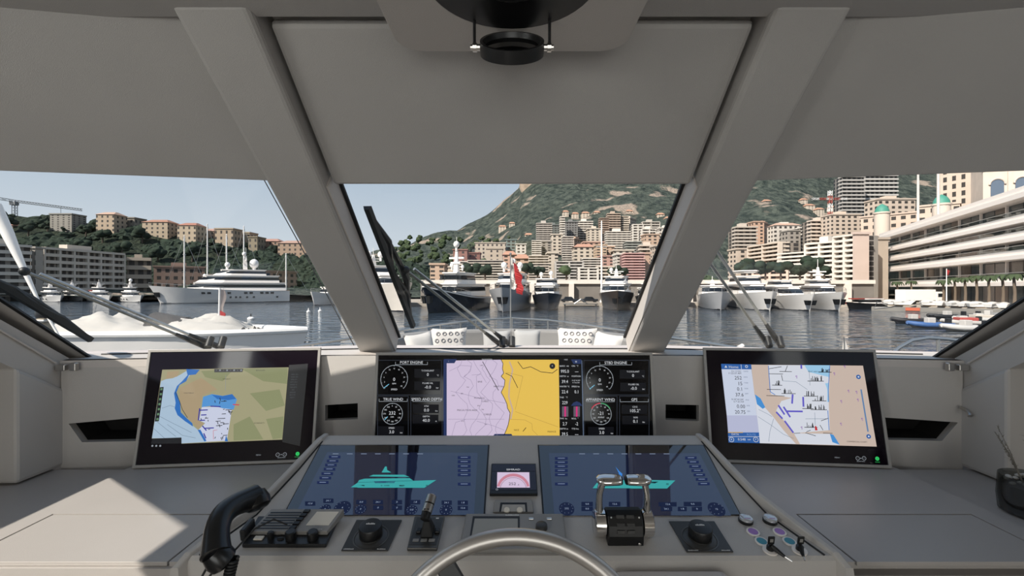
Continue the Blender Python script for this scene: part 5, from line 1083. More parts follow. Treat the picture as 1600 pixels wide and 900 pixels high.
def palm(px, ybase, d, h, label, group):
    c = P(px, ybase, d); t = thing('palm_tree', label, 'palm', loc=(c.x, c.y, WZ + .76), group=group)
    MB().tube([(0, 0, 0), (.1, 0, h * .5), (.0, .1, h)], [.28, .22, .2], 8).build('trunk', mat('palm_bark', (104, 90, 76), .9), t)
    for i in range(14):
        a = 2 * PI * i / 14 + rng.random() * .3; L_ = rng.uniform(1.35, 1.75); mb = MB(); pts = [V((math.cos(a) * L_ * u, math.sin(a) * L_ * u, h + .9 * math.sin(u * 2.6) - 1.1 * u * u)) for u in (0, .3, .6, .85, 1)]; sd = V((-math.sin(a), math.cos(a), 0))
        for p, q, w0, w1 in zip(pts, pts[1:], (.06, .34, .38, .25), (.34, .38, .25, .03)): mb.add([p - sd * w0, p + sd * w0, q + sd * w1, q - sd * w1], [(0, 1, 2, 3)])
        mb.build('frond', MIDLEAF, t, fix=False)
CQ = V((111.8, 115, 0)); CN = V((-.913, .408, 0)); CN.normalize()
for i, (px, h) in enumerate(((1402, 5.0), (1424, 5.2), (1474, 5.0), (1492, 5.6), (1508, 5.4), (1526, 5.8), (1545, 5.6), (1567, 5.8), (1585, 5.6))):
    q = hit(px, 450, (CQ + CN * (5.6 if i % 2 else (7.4 if i == 6 else 8.4)), CN)); palm(px, 471, q.y, h, 'palm tree in front of the yacht club ground floor', 'palms before the yacht club')

# ---- yacht club with long white balcony bands
Q = V((111.8, 115, 0)); dirn = V((.408, .913, 0)); dirn.normalize(); nrm = V((-dirn.y, dirn.x, 0)); s0, s1 = -62, 56
rzc = math.atan2(dirn.y, dirn.x); t = thing('yacht_club', 'white yacht club with long curved balcony bands above the quay', 'building', loc=(Q.x, Q.y, WZ + .75), rz=rzc); bz = -(WZ + .75)
WB = mat('club_white', dimc((244, 234, 226), .98), .5); GL = mat('club_glass', (46, 60, 66), .12, var=.25, vs=.2); GL2 = mat('club_glass_brown', (74, 62, 54), .15); RAILM = mat('club_rail', dimc((206, 200, 192), .6), .3)
# local x runs away from the camera along the front, local +y is the water side
for i, (z0, z1) in enumerate(((17.0, 19.2), (12.3, 14.0), (9.0, 10.8), (5.5, 7.3), (.4, 2.2))):
    e = 1.6 - i * .1; zz0, zz1 = z0 + bz, z1 + bz; out = 3.2
    pts = [(s0, -14, zz0), (s0, out, zz0), (s1 - 4, out, zz0)] + [(s1 - 4 + 5 * math.sin(a), out - 5 + 5 * math.cos(a), zz0) for a in (.3, .6, .9, 1.2, 1.5)] + [(s1 + 1, -14, zz0)]
    MB().prism(pts, (0, 0, (zz1 - zz0) * .45)).build('balcony_band', WB, t)
    MB().prism([(x, y - .45 if y > 0 else y, z + (zz1 - zz0) * .45) for x, y, z in pts], (0, 0, (zz1 - zz0) * .55)).build('balcony_band', WB, t)
    if i: MB().tube([(s0, out - .3, zz1 + .75), (s1 - 4, out - .3, zz1 + .75)], .06, 6).build('balcony_rail', RAILM, t); MB().box(s0, s1 - 4, out - .33, out - .29, zz1, zz1 + .7).build('rail_glass', glassmat('rail_glass', (215, 222, 224), .15), t)
fl = [(-3.75, .4), (2.2, 5.5), (7.3, 9.0), (10.8, 12.3), (14.0, 17.0)]
for j, (z0, z1) in enumerate(fl):
    MB().box(s0, s1 - 3, -14, -.4, z0 + bz, z1 + bz).build('core_wall', GL2 if j == 4 else mat('club_dark', (44, 48, 50), .4), t)
    npn = 22
    for k in range(npn):
        a = s0 + (s1 - 4 - s0) * k / npn; b_ = s0 + (s1 - 4 - s0) * (k + 1) / npn; MB().box(a + .12, b_ - .12, -.35, -.2, z0 + bz + .1, z1 + bz - .05).build('window_pane', GL if (k + j) % 4 else GL2, t)
        if j != 0 and k % 2 == 0: MB().box(a - .14, a + .14, -.4, .25, z0 + bz, z1 + bz).build('mullion', WB, t)
for px, ytop in ((1434.5, 262), (1466, 262)):
    c = hit(px, 338, (Q + nrm * -6, nrm)); tt = thing('flag_mast', 'tall white flag mast on the yacht club roof %s' % ('nearer the palace' if px < 1450 else 'in front of the grand hotel'), 'mast', loc=(c.x, c.y, 19.2))
    MB().tube([(0, 0, 0), (0, 0, 16), (0, 0, 24)], [.42, .36, .2], 10).build('pole', mat('mast_white', dimc((244, 236, 228), .6), .4), tt, smooth=True); MB().lathe([(.9, 0), (.8, .5), (.45, .8)], 12).build('foot', mat('mast_white', (0, 0, 0)), tt)
# lorry, dock posts and quay clutter by the club
c = P(1432, 470.5, 106); t = thing('box_lorry', 'white box lorry parked on the quay under the yacht club', 'lorry', loc=(c.x, c.y, WZ + .75), rz=math.radians(6))
LW_ = mat('lorry_white', dimc((244, 238, 232), .95), .5)
MB().box(-4.2, 3.6, -1.2, 1.2, .9, 3.4).build('cargo_box', LW_, t, bevel=.05); MB().hexa([(3.8, -1.1, .6), (6.0, -1.1, .6), (6.0, 1.1, .6), (3.8, 1.1, .6), (3.8, -1.1, 2.9), (5.4, -1.1, 2.9), (5.4, 1.1, 2.9), (3.8, 1.1, 2.9)]).build('cab', LW_, t, bevel=.08)
MB().box(4.3, 5.5, -1.13, -1.08, 1.7, 2.5).build('cab_window', mat('dark_glass', (34, 38, 42), .1), t); MB().box(-4.2, 5.6, -1.0, 1.0, .55, .9).build('chassis', BLACK, t)
for x in (-3, -1.8, 4.7):
    for y in (-1.05, 1.05): MB().tube([(x, y - .15, .5), (x, y + .15, .5)], .5, 16).build('wheel', RUBBER, t)
for i, px in enumerate((1394, 1411, 1454, 1472, 1494, 1512, 1530, 1553, 1571)):
    d = 101 - i * 2.3; c = P(px, 475, d); t = thing('moored_dinghy', 'small white covered dinghy laid up along the club quay', 'dinghy', loc=(c.x, c.y, WZ + .75), rz=rng.uniform(-.6, .6), group='dinghies laid up on the club quay')
    MB().hexa([(-1.5, -.5, .15), (1.2, -.35, .15), (1.2, .35, .15), (-1.5, .5, .15), (-1.7, -.8, .9), (2.1, -.2, 1.1), (2.1, .2, 1.1), (-1.7, .8, .9)]).build('hull', WHITEG, t, bevel=.08); MB().ball((-.4, 0, .9), (1.2, .6, .35), 10, 6).build('cover', mat('cover_white', dimc((232, 226, 220), .6), .8), t, smooth=True); MB().box(-1.2, 1, -.3, .3, 0, .18).build('chock', mat('wood_chock', (110, 90, 70), .8), t)

# ---- woodland and greenery, kept clear of the houses
def wood(name, label, cat, n, gen, m_, lo, hi):
    mb = MB(); i = 0; tries = 0
    while i < n and tries < n * 4:
        tries += 1; c = gen(); r = rng.uniform(lo, hi)
        if clash(c.x, c.y, r * 1.5) or any(math.hypot(c.x - a, c.y - b) < 1.15 * e_ + r * 1.4 for a, b, e_ in ROCKT): continue
        blob(mb, c + V((0, 0, .8)), r, i * .37, .85, .55); i += 1
    tag(mb.build(name, m_, fix=False), label, cat, kind='stuff')
def g_rock():
    px = rng.uniform(-250, 690); u = rng.random(); return P(px, 462 + (interp(SKYL, px) - 462) * u, 215 + 85 * u)
def g_town():
    yy = rng.uniform(372, 452); d = dep(yy); px = rng.uniform(600, 1900); return P(px if px > 730 or d > 325 else px + 200, yy, d)
wood('woodland', 'dark evergreen woodland covering the rock behind the white motor yacht', 'woodland', 3600, g_rock, DKLEAF, 1.5, 3.9)
wood('town_greenery', 'green treetops filling gaps between the hillside houses', 'greenery', 1100, g_town, MIDLEAF, 1.6, 3.4)
# ================================================================ boats
HW = mat('hull_white', dimc((232, 228, 224), .85), .25, coat=.3); HG = mat('hull_light_grey', dimc((178, 178, 180), .85), .3, coat=.3); HN = mat('hull_navy', (24, 28, 38), .25, coat=.4); HD = mat('hull_dark_grey', (46, 48, 54), .25, coat=.4); SUP = mat('superstructure_white', dimc((244, 238, 232), .85), .35); DG = mat('boat_window', (24, 27, 31), .1); TEAKM = mat('teak_deck', dimc((190, 156, 120), .6), .8); BOOT = mat('boot_stripe', (28, 28, 32), .5); ORN = mat('dome_white', dimc((244, 240, 236), .85), .4)
def yacht(label, stern, bow, beam, hb, hs, hullm, houses=(), mast=None, domes=(), name='motor_yacht', cat='yacht', ports=(), flare=.80, anchor=False, rail=True, extra=None, sheer=2.0):
    a = P(stern[0], 450, stern[1]); c = P(bow[0], 450, bow[1]); L = math.hypot(c.x - a.x, c.y - a.y); rz = math.atan2(c.y - a.y, c.x - a.x); t = thing(name, label, cat, loc=(a.x, a.y, WZ), rz=rz)
    N = 14; rings = []; deck = lambda u: hs + (hb - hs) * u ** sheer
    def hbw(u): return beam / 2 * (.9 + .1 * min(1, u * 5)) * (1 - max(0, (u - .55) / .45) ** 2.3 * .97)
    def wlw(u): return beam / 2 * flare * (1 - max(0, (u - .30) / .70) ** 1.7 * .98)
    for i in range(N + 1):
        u = i / N; xd = u * L; xw = u * L * .92; xm = u * L * .955; h = deck(u); bd, bw = hbw(u), wlw(u); bm_ = bw + (bd - bw) * .55
        rings.append([(xd, bd, h), (xm, bm_, h * .5), (xw, bw, 0), (xw, bw * .8, -.6), (xw, -bw * .8, -.6), (xw, -bw, 0), (xm, -bm_, h * .5), (xd, -bd, h)])
    mb = MB(); K = 8
    for r in rings: mb.v += [V(p) for p in r]
    for i in range(N):
        for j in range(K): mb.f.append((i * K + j, i * K + (j + 1) % K, (i + 1) * K + (j + 1) % K, (i + 1) * K + j))
    mb.f.append(tuple(range(K))); mb.f.append(tuple(range(N * K, N * K + K))); hull = mb.build('hull', hullm, t, smooth=30)
    mb = MB()
    for sg in (1, -1):
        q = [(r[2] if sg > 0 else r[5]) for r in rings]
        for p0, p1 in zip(q, q[1:]): mb.add([(p0[0], p0[1] + sg * .03, .0), (p1[0], p1[1] + sg * .03, .0), (p1[0] + .02, p1[1] + sg * .06, .28), (p0[0] + .02, p0[1] + sg * .06, .28)], [(0, 1, 2, 3)])
    mb.build('boot_stripe', BOOT, hull, fix=False)
    for (x0, x1, hw, z0, z1, fr, rr) in houses:
        x0 *= L; x1 *= L; hh = z1 - z0; tap = .12
        def sec(f, g=0.0): return [(x0 + rr * f - g, -hw + tap * hh * f - g, z0 + hh * f), (x1 - fr * f + g, -hw * .62 + tap * hh * f * .6 - g, z0 + hh * f), (x1 - fr * f + g, hw * .62 - tap * hh * f * .6 + g, z0 + hh * f), (x0 + rr * f - g, hw - tap * hh * f + g, z0 + hh * f)]
        def sec6(f, g=0.0):
            xm = x0 + (x1 - x0) * .68; w0 = hw - tap * hh * f + g; w1 = hw * .5 - tap * hh * f * .5 + g
            return [(x0 + rr * f - g, -w0, z0 + hh * f), (xm - fr * f * .4, -w0, z0 + hh * f), (x1 - fr * f + g, -w1, z0 + hh * f), (x1 - fr * f + g, w1, z0 + hh * f), (xm - fr * f * .4, w0, z0 + hh * f), (x0 + rr * f - g, w0, z0 + hh * f)]
        def loft(mb, A, B):
            n_ = len(A); mb.add(A + B, [tuple(reversed(range(n_))), tuple(range(n_, 2 * n_))] + [(i, (i + 1) % n_, (i + 1) % n_ + n_, i + n_) for i in range(n_)]); return mb
        hs_ = loft(MB(), sec6(0), sec6(1)).build('deckhouse', SUP, t); loft(MB(), sec6(.42, .05), sec6(.82, .05)).build('window_band', DG, hs_)
        T6 = sec6(1, .35); loft(MB(), [(x, y, z) for x, y, z in T6], [(x, y, z + .22) for x, y, z in T6]).build('roof', SUP, hs_)
    if mast:
        x, z0, h = mast; x *= L; mt = MB().hexa([(x - .7, -.5, z0), (x + .5, -.5, z0), (x + .5, .5, z0), (x - .7, .5, z0), (x - .5, -.2, z0 + h), (x - .1, -.2, z0 + h), (x - .1, .2, z0 + h), (x - .5, .2, z0 + h)]).build('mast', SUP, t)
        MB().box(x - .5, x - .1, -1.6, 1.6, z0 + h * .62, z0 + h * .70).build('crosstree', SUP, mt); MB().tube([(x - .3, 0, z0 + h), (x - .3, 0, z0 + h * 1.6)], .06, 6).build('aerial', SUP, mt); MB().box(x + .2, x + .5, -1.0, 1.0, z0 + h * .4, z0 + h * .48).build('radar_bar', SUP, mt)
    for x, y, z, r in domes: MB().ball((x * L, y, z), (r, r, r * 1.12), 14, 10).build('radar_dome', ORN, t, smooth=True); MB().tube([(x * L, y, z - r * 2.2), (x * L, y, z - r * .8)], r * .4, 8).build('dome_foot', SUP, t)
    for u, z, w_, h_ in ports:
        y = -(wlw(u) + (hbw(u) - wlw(u)) * z / deck(u)) - .06
        for sg in (1, -1): MB().box(u * L - w_ / 2, u * L + w_ / 2, sg * y - .06, sg * y + .06, z - h_ / 2, z + h_ / 2).build('porthole', DG, t)
    if rail:
        for sg in (1, -1):
            pts = [(u / 12 * L, sg * (hbw(u / 12) - .12), deck(u / 12) + .85) for u in range(6, 13)]; mb = MB().tube(pts, .035, 5)
            for p in pts: mb.tube([(p[0], p[1], p[2] - .85), p], .025, 5)
            mb.build('bow_rail', STEEL, t)
    if anchor:
        for sg in (1, -1): MB().hexa([(L * .925, sg * .55 - .25, hb * .35), (L * .955, sg * .45 - .25, hb * .35), (L * .955, sg * .45 + .25, hb * .35), (L * .925, sg * .55 + .25, hb * .35), (L * .93, sg * .75 - .35, hb * .62), (L * .97, sg * .5 - .35, hb * .62), (L * .97, sg * .5 + .35, hb * .62), (L * .93, sg * .75 + .35, hb * .62)]).build('anchor_pocket', BLACK, t)
    return t, L, deck
# the large white motor yacht on the left
t, L, dk = yacht('large white motor yacht with three decks and radar domes under the wooded rock', (450, 152), (232, 132), 8.6, 5.2, 3.6, HW, [(.03, .78, 3.8, 3.7, 6.0, 3.0, .2), (.08, .70, 3.4, 6.1, 8.2, 3.0, .3), (.18, .58, 2.7, 8.3, 10.0, 2.6, .4)], (.34, 10.2, 4.4), [(.47, 1.2, 11.6, .75), (.27, -.2, 12.2, 1.35), (.345, 0, 15.2, .6), (.63, .5, 8.2, .5)], ports=[(u, 1.7, .55, .5) for u in (.10, .28, .33, .38, .41, .45, .50)] + [(u, 3.0, .9, .55) for u in (.14, .18, .22, .30, .34, .46, .50, .60, .64)], anchor=True)
MB().box(L * .0, L * .12, -3.6, 3.6, 3.5, 3.75).build('aft_deck', TEAKM, t)
# masts of sailing yachts behind it
def sailer(label, px, ytop, d, hull_px=26, sprd=2):
    c = P(px, 462, d); h = (450 - ytop) / F * d - WZ; t = thing('sailing_yacht', label, 'sailing yacht', loc=(c.x, c.y, WZ), rz=.25)
    MB().hexa([(-7, -1.6, 0), (6, -.6, 0), (6, .6, 0), (-7, 1.6, 0), (-7.5, -2, 1.5), (9, -.1, 1.9), (9, .1, 1.9), (-7.5, 2, 1.5)]).build('hull', HW, t, bevel=.1); MB().hexa([(-4, -1.2, 1.5), (3, -.9, 1.5), (3, .9, 1.5), (-4, 1.2, 1.5), (-3.5, -.9, 2.2), (1.8, -.7, 2.2), (1.8, .7, 2.2), (-3.5, .9, 2.2)]).build('coachroof', SUP, t)
    m_ = MB().tube([(0, 0, 1.5), (0, 0, h)], [.30, .22], 8).build('mast', ORN, t, smooth=True)
    for i in range(sprd): z = h * (.45 + .27 * i); MB().tube([(0, -1.4, z), (0, 1.4, z)], .07, 6).build('spreader', ORN, m_)
    for x in (-7, 8.4): MB().tube([(0, 0, h), (x, 0, 1.8)], .05, 5).build('stay', STEEL, t)
    MB().tube([(0, 0, 3.0), (-6, 0, 2.8)], .16, 8).build('boom', ORN, t); MB().ball((0, 0, h + .3), .25, 8, 6).build('masthead', ORN, m_)
for lab, px, yt, d in (('sailing yacht with short mast left of the motor yacht domes', 288, 370, 166), ('sailing yacht with the tallest mast behind the white motor yacht', 324, 352, 179), ('sailing yacht with slim mast just left of the motor yacht domes', 354, 368, 166), ('sailing yacht with tall mast just right of the motor yacht domes', 381, 355, 179), ('sailing yacht with lone mast astern of the white motor yacht', 447, 398, 176)): sailer(lab, px, yt, d)
# small craft along the left quay
for i, (px, d, lab) in enumerate(((82, 150, 'white sport cruiser partly behind the left wiper'), (116, 156, 'white cabin cruiser second from the grey apartments'), (158, 150, 'white flybridge cruiser with red awning on the left quay'), (207, 148, 'white pleasure boat with tall radar arch off the motor yacht bow'))):
    t, L, dk = yacht(lab, (px - 12, d + 6), (px + 14, d - 3), 4.2, 2.2, 1.6, HW, [(.2, .7, 1.6, 1.6, 3.2, 1.2, .2), (.25, .55, 1.3, 3.3, 4.6, .8, .2)], (.35, 4.8, 1.6), [(.36, 0, 7.0, .5)] if i == 3 else (), name='cabin_cruiser', cat='boat', ports=[(u, .9, .7, .35) for u in (.25, .4, .55)])
    if i == 2: MB().box(L * .02, L * .22, -1.4, 1.4, 3.6, 3.75).build('awning', mat('awning_red', dimc((200, 70, 60), .6), .8), t)
t, L, dk = yacht('white yacht entering behind the left pillar with mooring lines', (540, 135), (486, 118), 6, 3.6, 2.4, HW, [(.15, .7, 2.4, 2.6, 4.6, 1.6, .2)], name='motor_yacht')
# yachts moored stern-to along the main quay
yacht('cream hulled yacht half hidden behind the centre wiper blade', (556, 112), (640, 84), 8.5, 5.6, 4.6, mat('hull_cream', dimc((222, 214, 204), .85), .25, coat=.3), [(.12, .74, 3.6, 4.6, 6.9, 2.0, .3), (.2, .6, 3.0, 7.0, 9.0, 1.6, .3)], (.4, 9.2, 2.6), [(.42, -1.3, 11.8, .65), (.42, 1.3, 11.8, .65)], ports=[(u, 2.3, 1.2, .5) for u in (.45, .55, .65)], anchor=True)
t, L, dk = yacht('navy hulled explorer yacht with row of upright wheelhouse windows', (746, 106), (661, 80), 7.4, 5.0, 2.6, HN, [(.12, .60, 3.2, 2.9, 5.2, .4, .3), (.30, .56, 2.7, 5.3, 7.4, -.3, .4)], (.46, 7.6, 4.6), [(.455, 0, 13.4, .62), (.42, -1.4, 9.2, .45), (.46, 1.4, 8.8, .35)], sheer=2.6, anchor=True)
for i in range(6): MB().box(L * .56 - .1 - i * 0, L * .56 + .25, -2.2 + i * .78, -1.62 + i * .78, 6.2, 7.0).build('wheelhouse_window', DG, t)
for sg in (1, -1):
    q = [(u / 10 * L, sg * 3.72 * (1 - max(0, (u / 10 - .55) / .45) ** 2.3 * .97), dk(u / 10) - .25) for u in range(0, 11)]; MB().tube(q, .12, 6).build('white_sheer_line', SUP, t)
yacht('pale grey hulled yacht facing us with dark windscreen beside the flagstaff', (808, 111), (783, 82), 7.9, 4.6, 3.4, HG, [(.10, .70, 3.3, 3.6, 5.6, 1.8, .2), (.2, .56, 2.9, 5.7, 7.4, 1.8, .3)], (.38, 7.6, 1.8), [(.40, -1.7, 9.4, .65), (.40, 1.8, 9.4, .6), (.34, .2, 10.4, .5)], anchor=True)
yacht('small white flybridge yacht with black hull between two larger bows', (853, 111), (857, 89), 6.4, 3.6, 2.6, HD, [(.12, .72, 2.7, 2.9, 5.0, 1.8, .2), (.2, .55, 2.3, 5.2, 6.4, 1.2, .3)], None, [(.3, -1.2, 7.6, .45), (.32, 1.0, 7.8, .5)])
yacht('brown-grey hulled yacht facing us with rounded white upperworks', (962, 112), (965, 88), 7.4, 4.0, 3.0, mat('hull_taupe', (66, 58, 52), .2, coat=.4), [(.10, .74, 3.1, 3.2, 5.3, 2.6, .2), (.2, .58, 2.5, 5.4, 6.9, 2.2, .3)], (.36, 7.0, 1.8), [(.36, -1.1, 8.6, .4)], anchor=True)
yacht('dark open yacht tucked against the right pillar of the centre view', (1012, 112), (1016, 93), 6.0, 3.2, 2.4, HD, [(.2, .62, 2.4, 2.5, 4.4, 1.6, .2)], (.3, 4.4, 1.6))
yacht('grey hulled motor yacht with two mooring poles near the right pillar', (1108, 113), (1128, 91), 6.6, 3.8, 2.8, HG, [(.12, .68, 2.7, 2.9, 4.9, 1.6, .2)], (.3, 5.0, 1.4))
yacht('tall white flybridge yacht with hardtop behind the bare wiper arms', (1153, 114), (1208, 88), 6.6, 3.9, 3.0, HW, [(.06, .68, 2.8, 3.1, 5.3, 2.2, .2), (.10, .52, 2.6, 5.4, 7.0, 1.6, .2), (.10, .40, 2.3, 8.0, 8.3, .2, .2)], None, anchor=True)
yacht('white sport yacht with sloping dark side glass', (1201, 113), (1272, 87), 5.4, 3.4, 2.6, HW, [(.10, .76, 2.2, 2.5, 4.7, 4.0, .3), (.18, .5, 1.8, 4.8, 6.0, 2.0, .4)], None, anchor=True)
yacht('white sport yacht with tall slender mast beside the red boat', (1264, 113), (1316, 86), 5.8, 3.8, 2.8, HW, [(.10, .70, 2.4, 2.9, 4.9, 2.6, .2), (.2, .52, 2.0, 5.0, 6.2, 1.6, .3)], (.33, 6.2, 3.0), anchor=True)
yacht('white cruiser glimpsed behind the grey hulled motor yacht', (1052, 116), (1074, 99), 4.6, 3.4, 2.4, HW, [(.15, .66, 1.8, 2.5, 4.4, 1.4, .2)], None)
t, L, dk = yacht('old red wooden boat with low cabin at the quay corner', (1378, 98), (1322, 96), 2.8, 1.6, 1.2, mat('hull_black', (24, 22, 22), .4), [(.15, .75, 1.1, 1.2, 2.1, .3, .1)], None, name='wooden_boat', cat='boat', rail=False)
MB().box(L * .12, L * .8, -1.15, 1.15, 2.15, 2.35).build('cabin_top', mat('boat_red', dimc((176, 66, 52), .6), .5), t); MB().box(L * .05, L * .9, -1.3, -1.2, 1.1, 1.45).build('rubbing_strake', mat('boat_red', (0, 0, 0)), t)
# small open boats near the club
def rib(label, px, y, hd, Ln, tube_rgb, top=None, toprgb=None):
    d = dwl(y); c = P(px, y, d); t = thing('inflatable_boat', label, 'boat', loc=(c.x, c.y, WZ), rz=hd); r = .28; tm = mat('tube_%d_%d_%d' % tube_rgb, dimc(tube_rgb, .6), .6)
    for sg in (1, -1): MB().tube([(-Ln / 2, sg * .85, .35), (Ln * .2, sg * .85, .38), (Ln * .42, sg * .5, .5), (Ln / 2, 0, .58)], [r * .8, r, r, r * .8], 10).build('side_tube', tm, t, smooth=True)
    MB().hexa([(-Ln / 2, -.6, -.1), (Ln * .35, -.2, -.1), (Ln * .35, .2, -.1), (-Ln / 2, .6, -.1), (-Ln / 2, -.8, .3), (Ln * .45, -.3, .4), (Ln * .45, .3, .4), (-Ln / 2, .8, .3)]).build('floor_hull', GREYPL, t); MB().box(-.6, .2, -.35, .35, .3, 1.15).build('steering_console', mat('console_white', dimc((230, 224, 218), .6), .5), t, bevel=.06)
    MB().box(-Ln / 2 - .3, -Ln / 2 + .15, -.25, .25, -.1, 1.1).build('outboard_motor', BLK_PL, t, bevel=.08)
    if top: MB().box(-Ln * .42, Ln * .1, -.7, .7, .5, .95).build('cover', mat('cover_%d_%d_%d' % toprgb, dimc(toprgb, .6), .7), t, bevel=.1)
rib('dark inflatable boat with pointed bow at the end of the tender raft', 1424, 505, PI * .97, 4.6, (44, 42, 46))
rib('bright blue flat tender in the raft', 1450, 512, PI * .98, 4.2, (72, 112, 172))
rib('red-covered tender in the raft', 1500, 508, 2.9, 3.6, (206, 200, 194), True, (196, 84, 76))
rib('white inflatable tender nearest the windscreen edge', 1506, 517, PI, 4.4, (222, 218, 214))
rib('black inflatable tender behind the red-covered tender', 1478, 498, PI, 5.0, (36, 38, 42))
rib('white inflatable tender with cream seats by the pontoon', 1526, 503, 2.9, 5, (214, 210, 206), True, (226, 214, 200))
rib('grey inflatable tender close to the club pontoon', 1546, 497, .3, 5, (150, 150, 152))
t = thing('pontoon', 'grey floating pontoon with orange ring box along the club quay', 'pontoon', loc=P(1440, 482, 88)[:2] + (WZ,), rz=-.75)
MB().box(-7.5, 12, -1, 1, -.2, .75).build('deck', mat('pontoon_grey', dimc((150, 146, 140), .6), .9, var=.1, vs=1), t); MB().box(-2.3, -.2, -1.15, -1.02, .15, .75).build('orange_box', mat('orange_box', dimc((222, 110, 76), .6), .6), t); MB().tube([(-6.6, -1.05, 1.7), (-4.2, -1.05, .8), (-7.1, -1.05, .4), (-6.6, -1.05, 1.7)], .10, 6).build('gangway_truss', STEEL, t)
t = thing('gangway', 'low steel gangway bridge between the black hull and the brown-grey hull', 'gangway', loc=P(907, 476, 112)[:2] + (WZ,))
MB().box(-4.2, 4.2, -.6, .6, .5, .7).build('walkway', STEEL, t); mb = MB().tube([(-1.6, -.6, .7), (0, -.6, 1.8), (1.6, -.6, .7)], .12, 6); mb.build('truss', STEEL, t)
for x in (-3.8, 3.8): MB().tube([(x, 0, -.5), (x, 0, .5)], .2, 8).build('float_post', STEEL, t)
for px, py, lab, gp in ((889, 474, 'dark parked car on the quay behind the gangway', 0), (921, 474, 'dark parked car on the quay beside the gangway fig tree', 1)):
    c = P(px, py, 116); t = thing('parked_car', lab, 'car', loc=(c.x, 116, WZ + .9)); MB().box(-2.1, 2.1, -.85, .85, .3, .85).build('body', mat('car_dark', (30, 31, 34), .25, coat=.5), t, bevel=.15); MB().hexa([(-1.4, -.78, .85), (1.2, -.78, .85), (1.2, .78, .85), (-1.4, .78, .85), (-1.0, -.65, 1.42), (.6, -.65, 1.42), (.6, .65, 1.42), (-1.0, .65, 1.42)]).build('cabin', DG, t, bevel=.06)
    for x in (-1.3, 1.3):
        for y in (-.8, .8): MB().tube([(x, y - .1, .3), (x, y + .1, .3)], .3, 14).build('wheel', RUBBER, t)
# tall bare mast in front of the town, harbour lamp standard and flagpole at the club
c = P(940, 470, 116); t = thing('harbour_mast', 'tall slim white mast on the quay in front of the brown ribbed tower', 'mast', loc=(c.x, 116, WZ + .9)); MB().tube([(0, 0, 0), (0, 0, (450 - 345) / F * 116 - WZ - .9)], [.28, .16], 8).build('pole', ORN, t, smooth=True); MB().lathe([(.5, 0), (.45, .4), (.28, .5)], 10).build('foot', ORN, t); MB().tube([(-1.4, 0, 14), (1.4, 0, 14)], .07, 6).build('crossbar', ORN, t)
c = P(1479, 474, 96); t = thing('club_flagpole', 'slim pole with small red flag on the club quay', 'flagpole', loc=(c.x, 96, WZ + .76)); MB().tube([(0, 0, 0), (0, 0, 7.8)], [.12, .07], 8).build('pole', ORN, t); MB().prism([(0, 0, 7.7), (.8, .1, 7.3), (.6, .2, 6.4), (0, 0, 6.6)], (0, .03, 0)).build('flag', mat('flag_red', dimc((214, 60, 62), .6), .7), t)
# cranes
def lattice(mb, a, b, w, n, r):
    a = V(a); b = V(b); ax = (b - a).normalized(); u = ax.cross(V((0, 1, 0))).normalized(); v = ax.cross(u)
    cs = [u * w + v * w, u * w - v * w, -u * w - v * w, -u * w + v * w]
    for c_ in cs: mb.tube([a + c_, b + c_], r, 4)
    for i in range(n):
        p = a.lerp(b, i / n); q = a.lerp(b, (i + 1) / n)
        for j in range(4): mb.tube([p + cs[j], q + cs[(j + 1) % 4]], r * .7, 3)
    return mb
CG = mat('crane_grey', (128, 130, 132), .6); d = 330; b0 = P(23, 352, d); j0 = P(22, 314, d)
t = thing('tower_crane', 'grey tower crane with long jib above the wooded rock', 'crane', loc=(b0.x, b0.y, b0.z - 10)); lattice(MB(), b0 - V((0, 0, 10)), V((b0.x, b0.y, j0.z)), 1.0, 14, .22).build('tower', CG, t, world=True, fix=False)
lattice(MB(), j0 + V((-14, -22, 2.2)), j0, .7, 8, .2).build('counter_jib', CG, t, world=True, fix=False); lattice(MB(), j0, P(128, 328, 345), .7, 24, .2).build('jib', CG, t, world=True, fix=False); MB().box(j0.x - 2, j0.x + 2, j0.y - 1.5, j0.y + 1.5, j0.z - 3, j0.z - .5).build('cab', CG, t, world=True); h0 = P(95, 323.5, 341); MB().tube([h0, h0 - V((0, 0, 7))], .14, 5).build('hook_cable', CG, t, world=True)
RC = mat('crane_red', dimc((206, 92, 76), .6), .6); d = 292; b0 = P(1296, 365, d)
t = thing('tower_crane', 'red and white tower crane in front of the mountain', 'crane', loc=(b0.x, b0.y, b0.z - 6)); zt = P(1298, 298, d).z; zz = b0.z - 6; k = 0
while zz < zt: z2 = min(zz + 5, zt); lattice(MB(), (b0.x + .3, b0.y, zz), (b0.x + .5, b0.y, z2), .8, 2, .2).build('tower_section', RC if k % 2 else ORN, t, world=True, fix=False); zz = z2; k += 1
jz = P(1298, 311, d).z
for i in range(5): x0_, x1_ = b0.x - 11 + i * 4.4, b0.x - 11 + (i + 1) * 4.4; lattice(MB(), (x0_, b0.y, jz), (x1_, b0.y, jz), .5, 2, .16).build('jib_section', RC if i % 2 else ORN, t, world=True, fix=False)

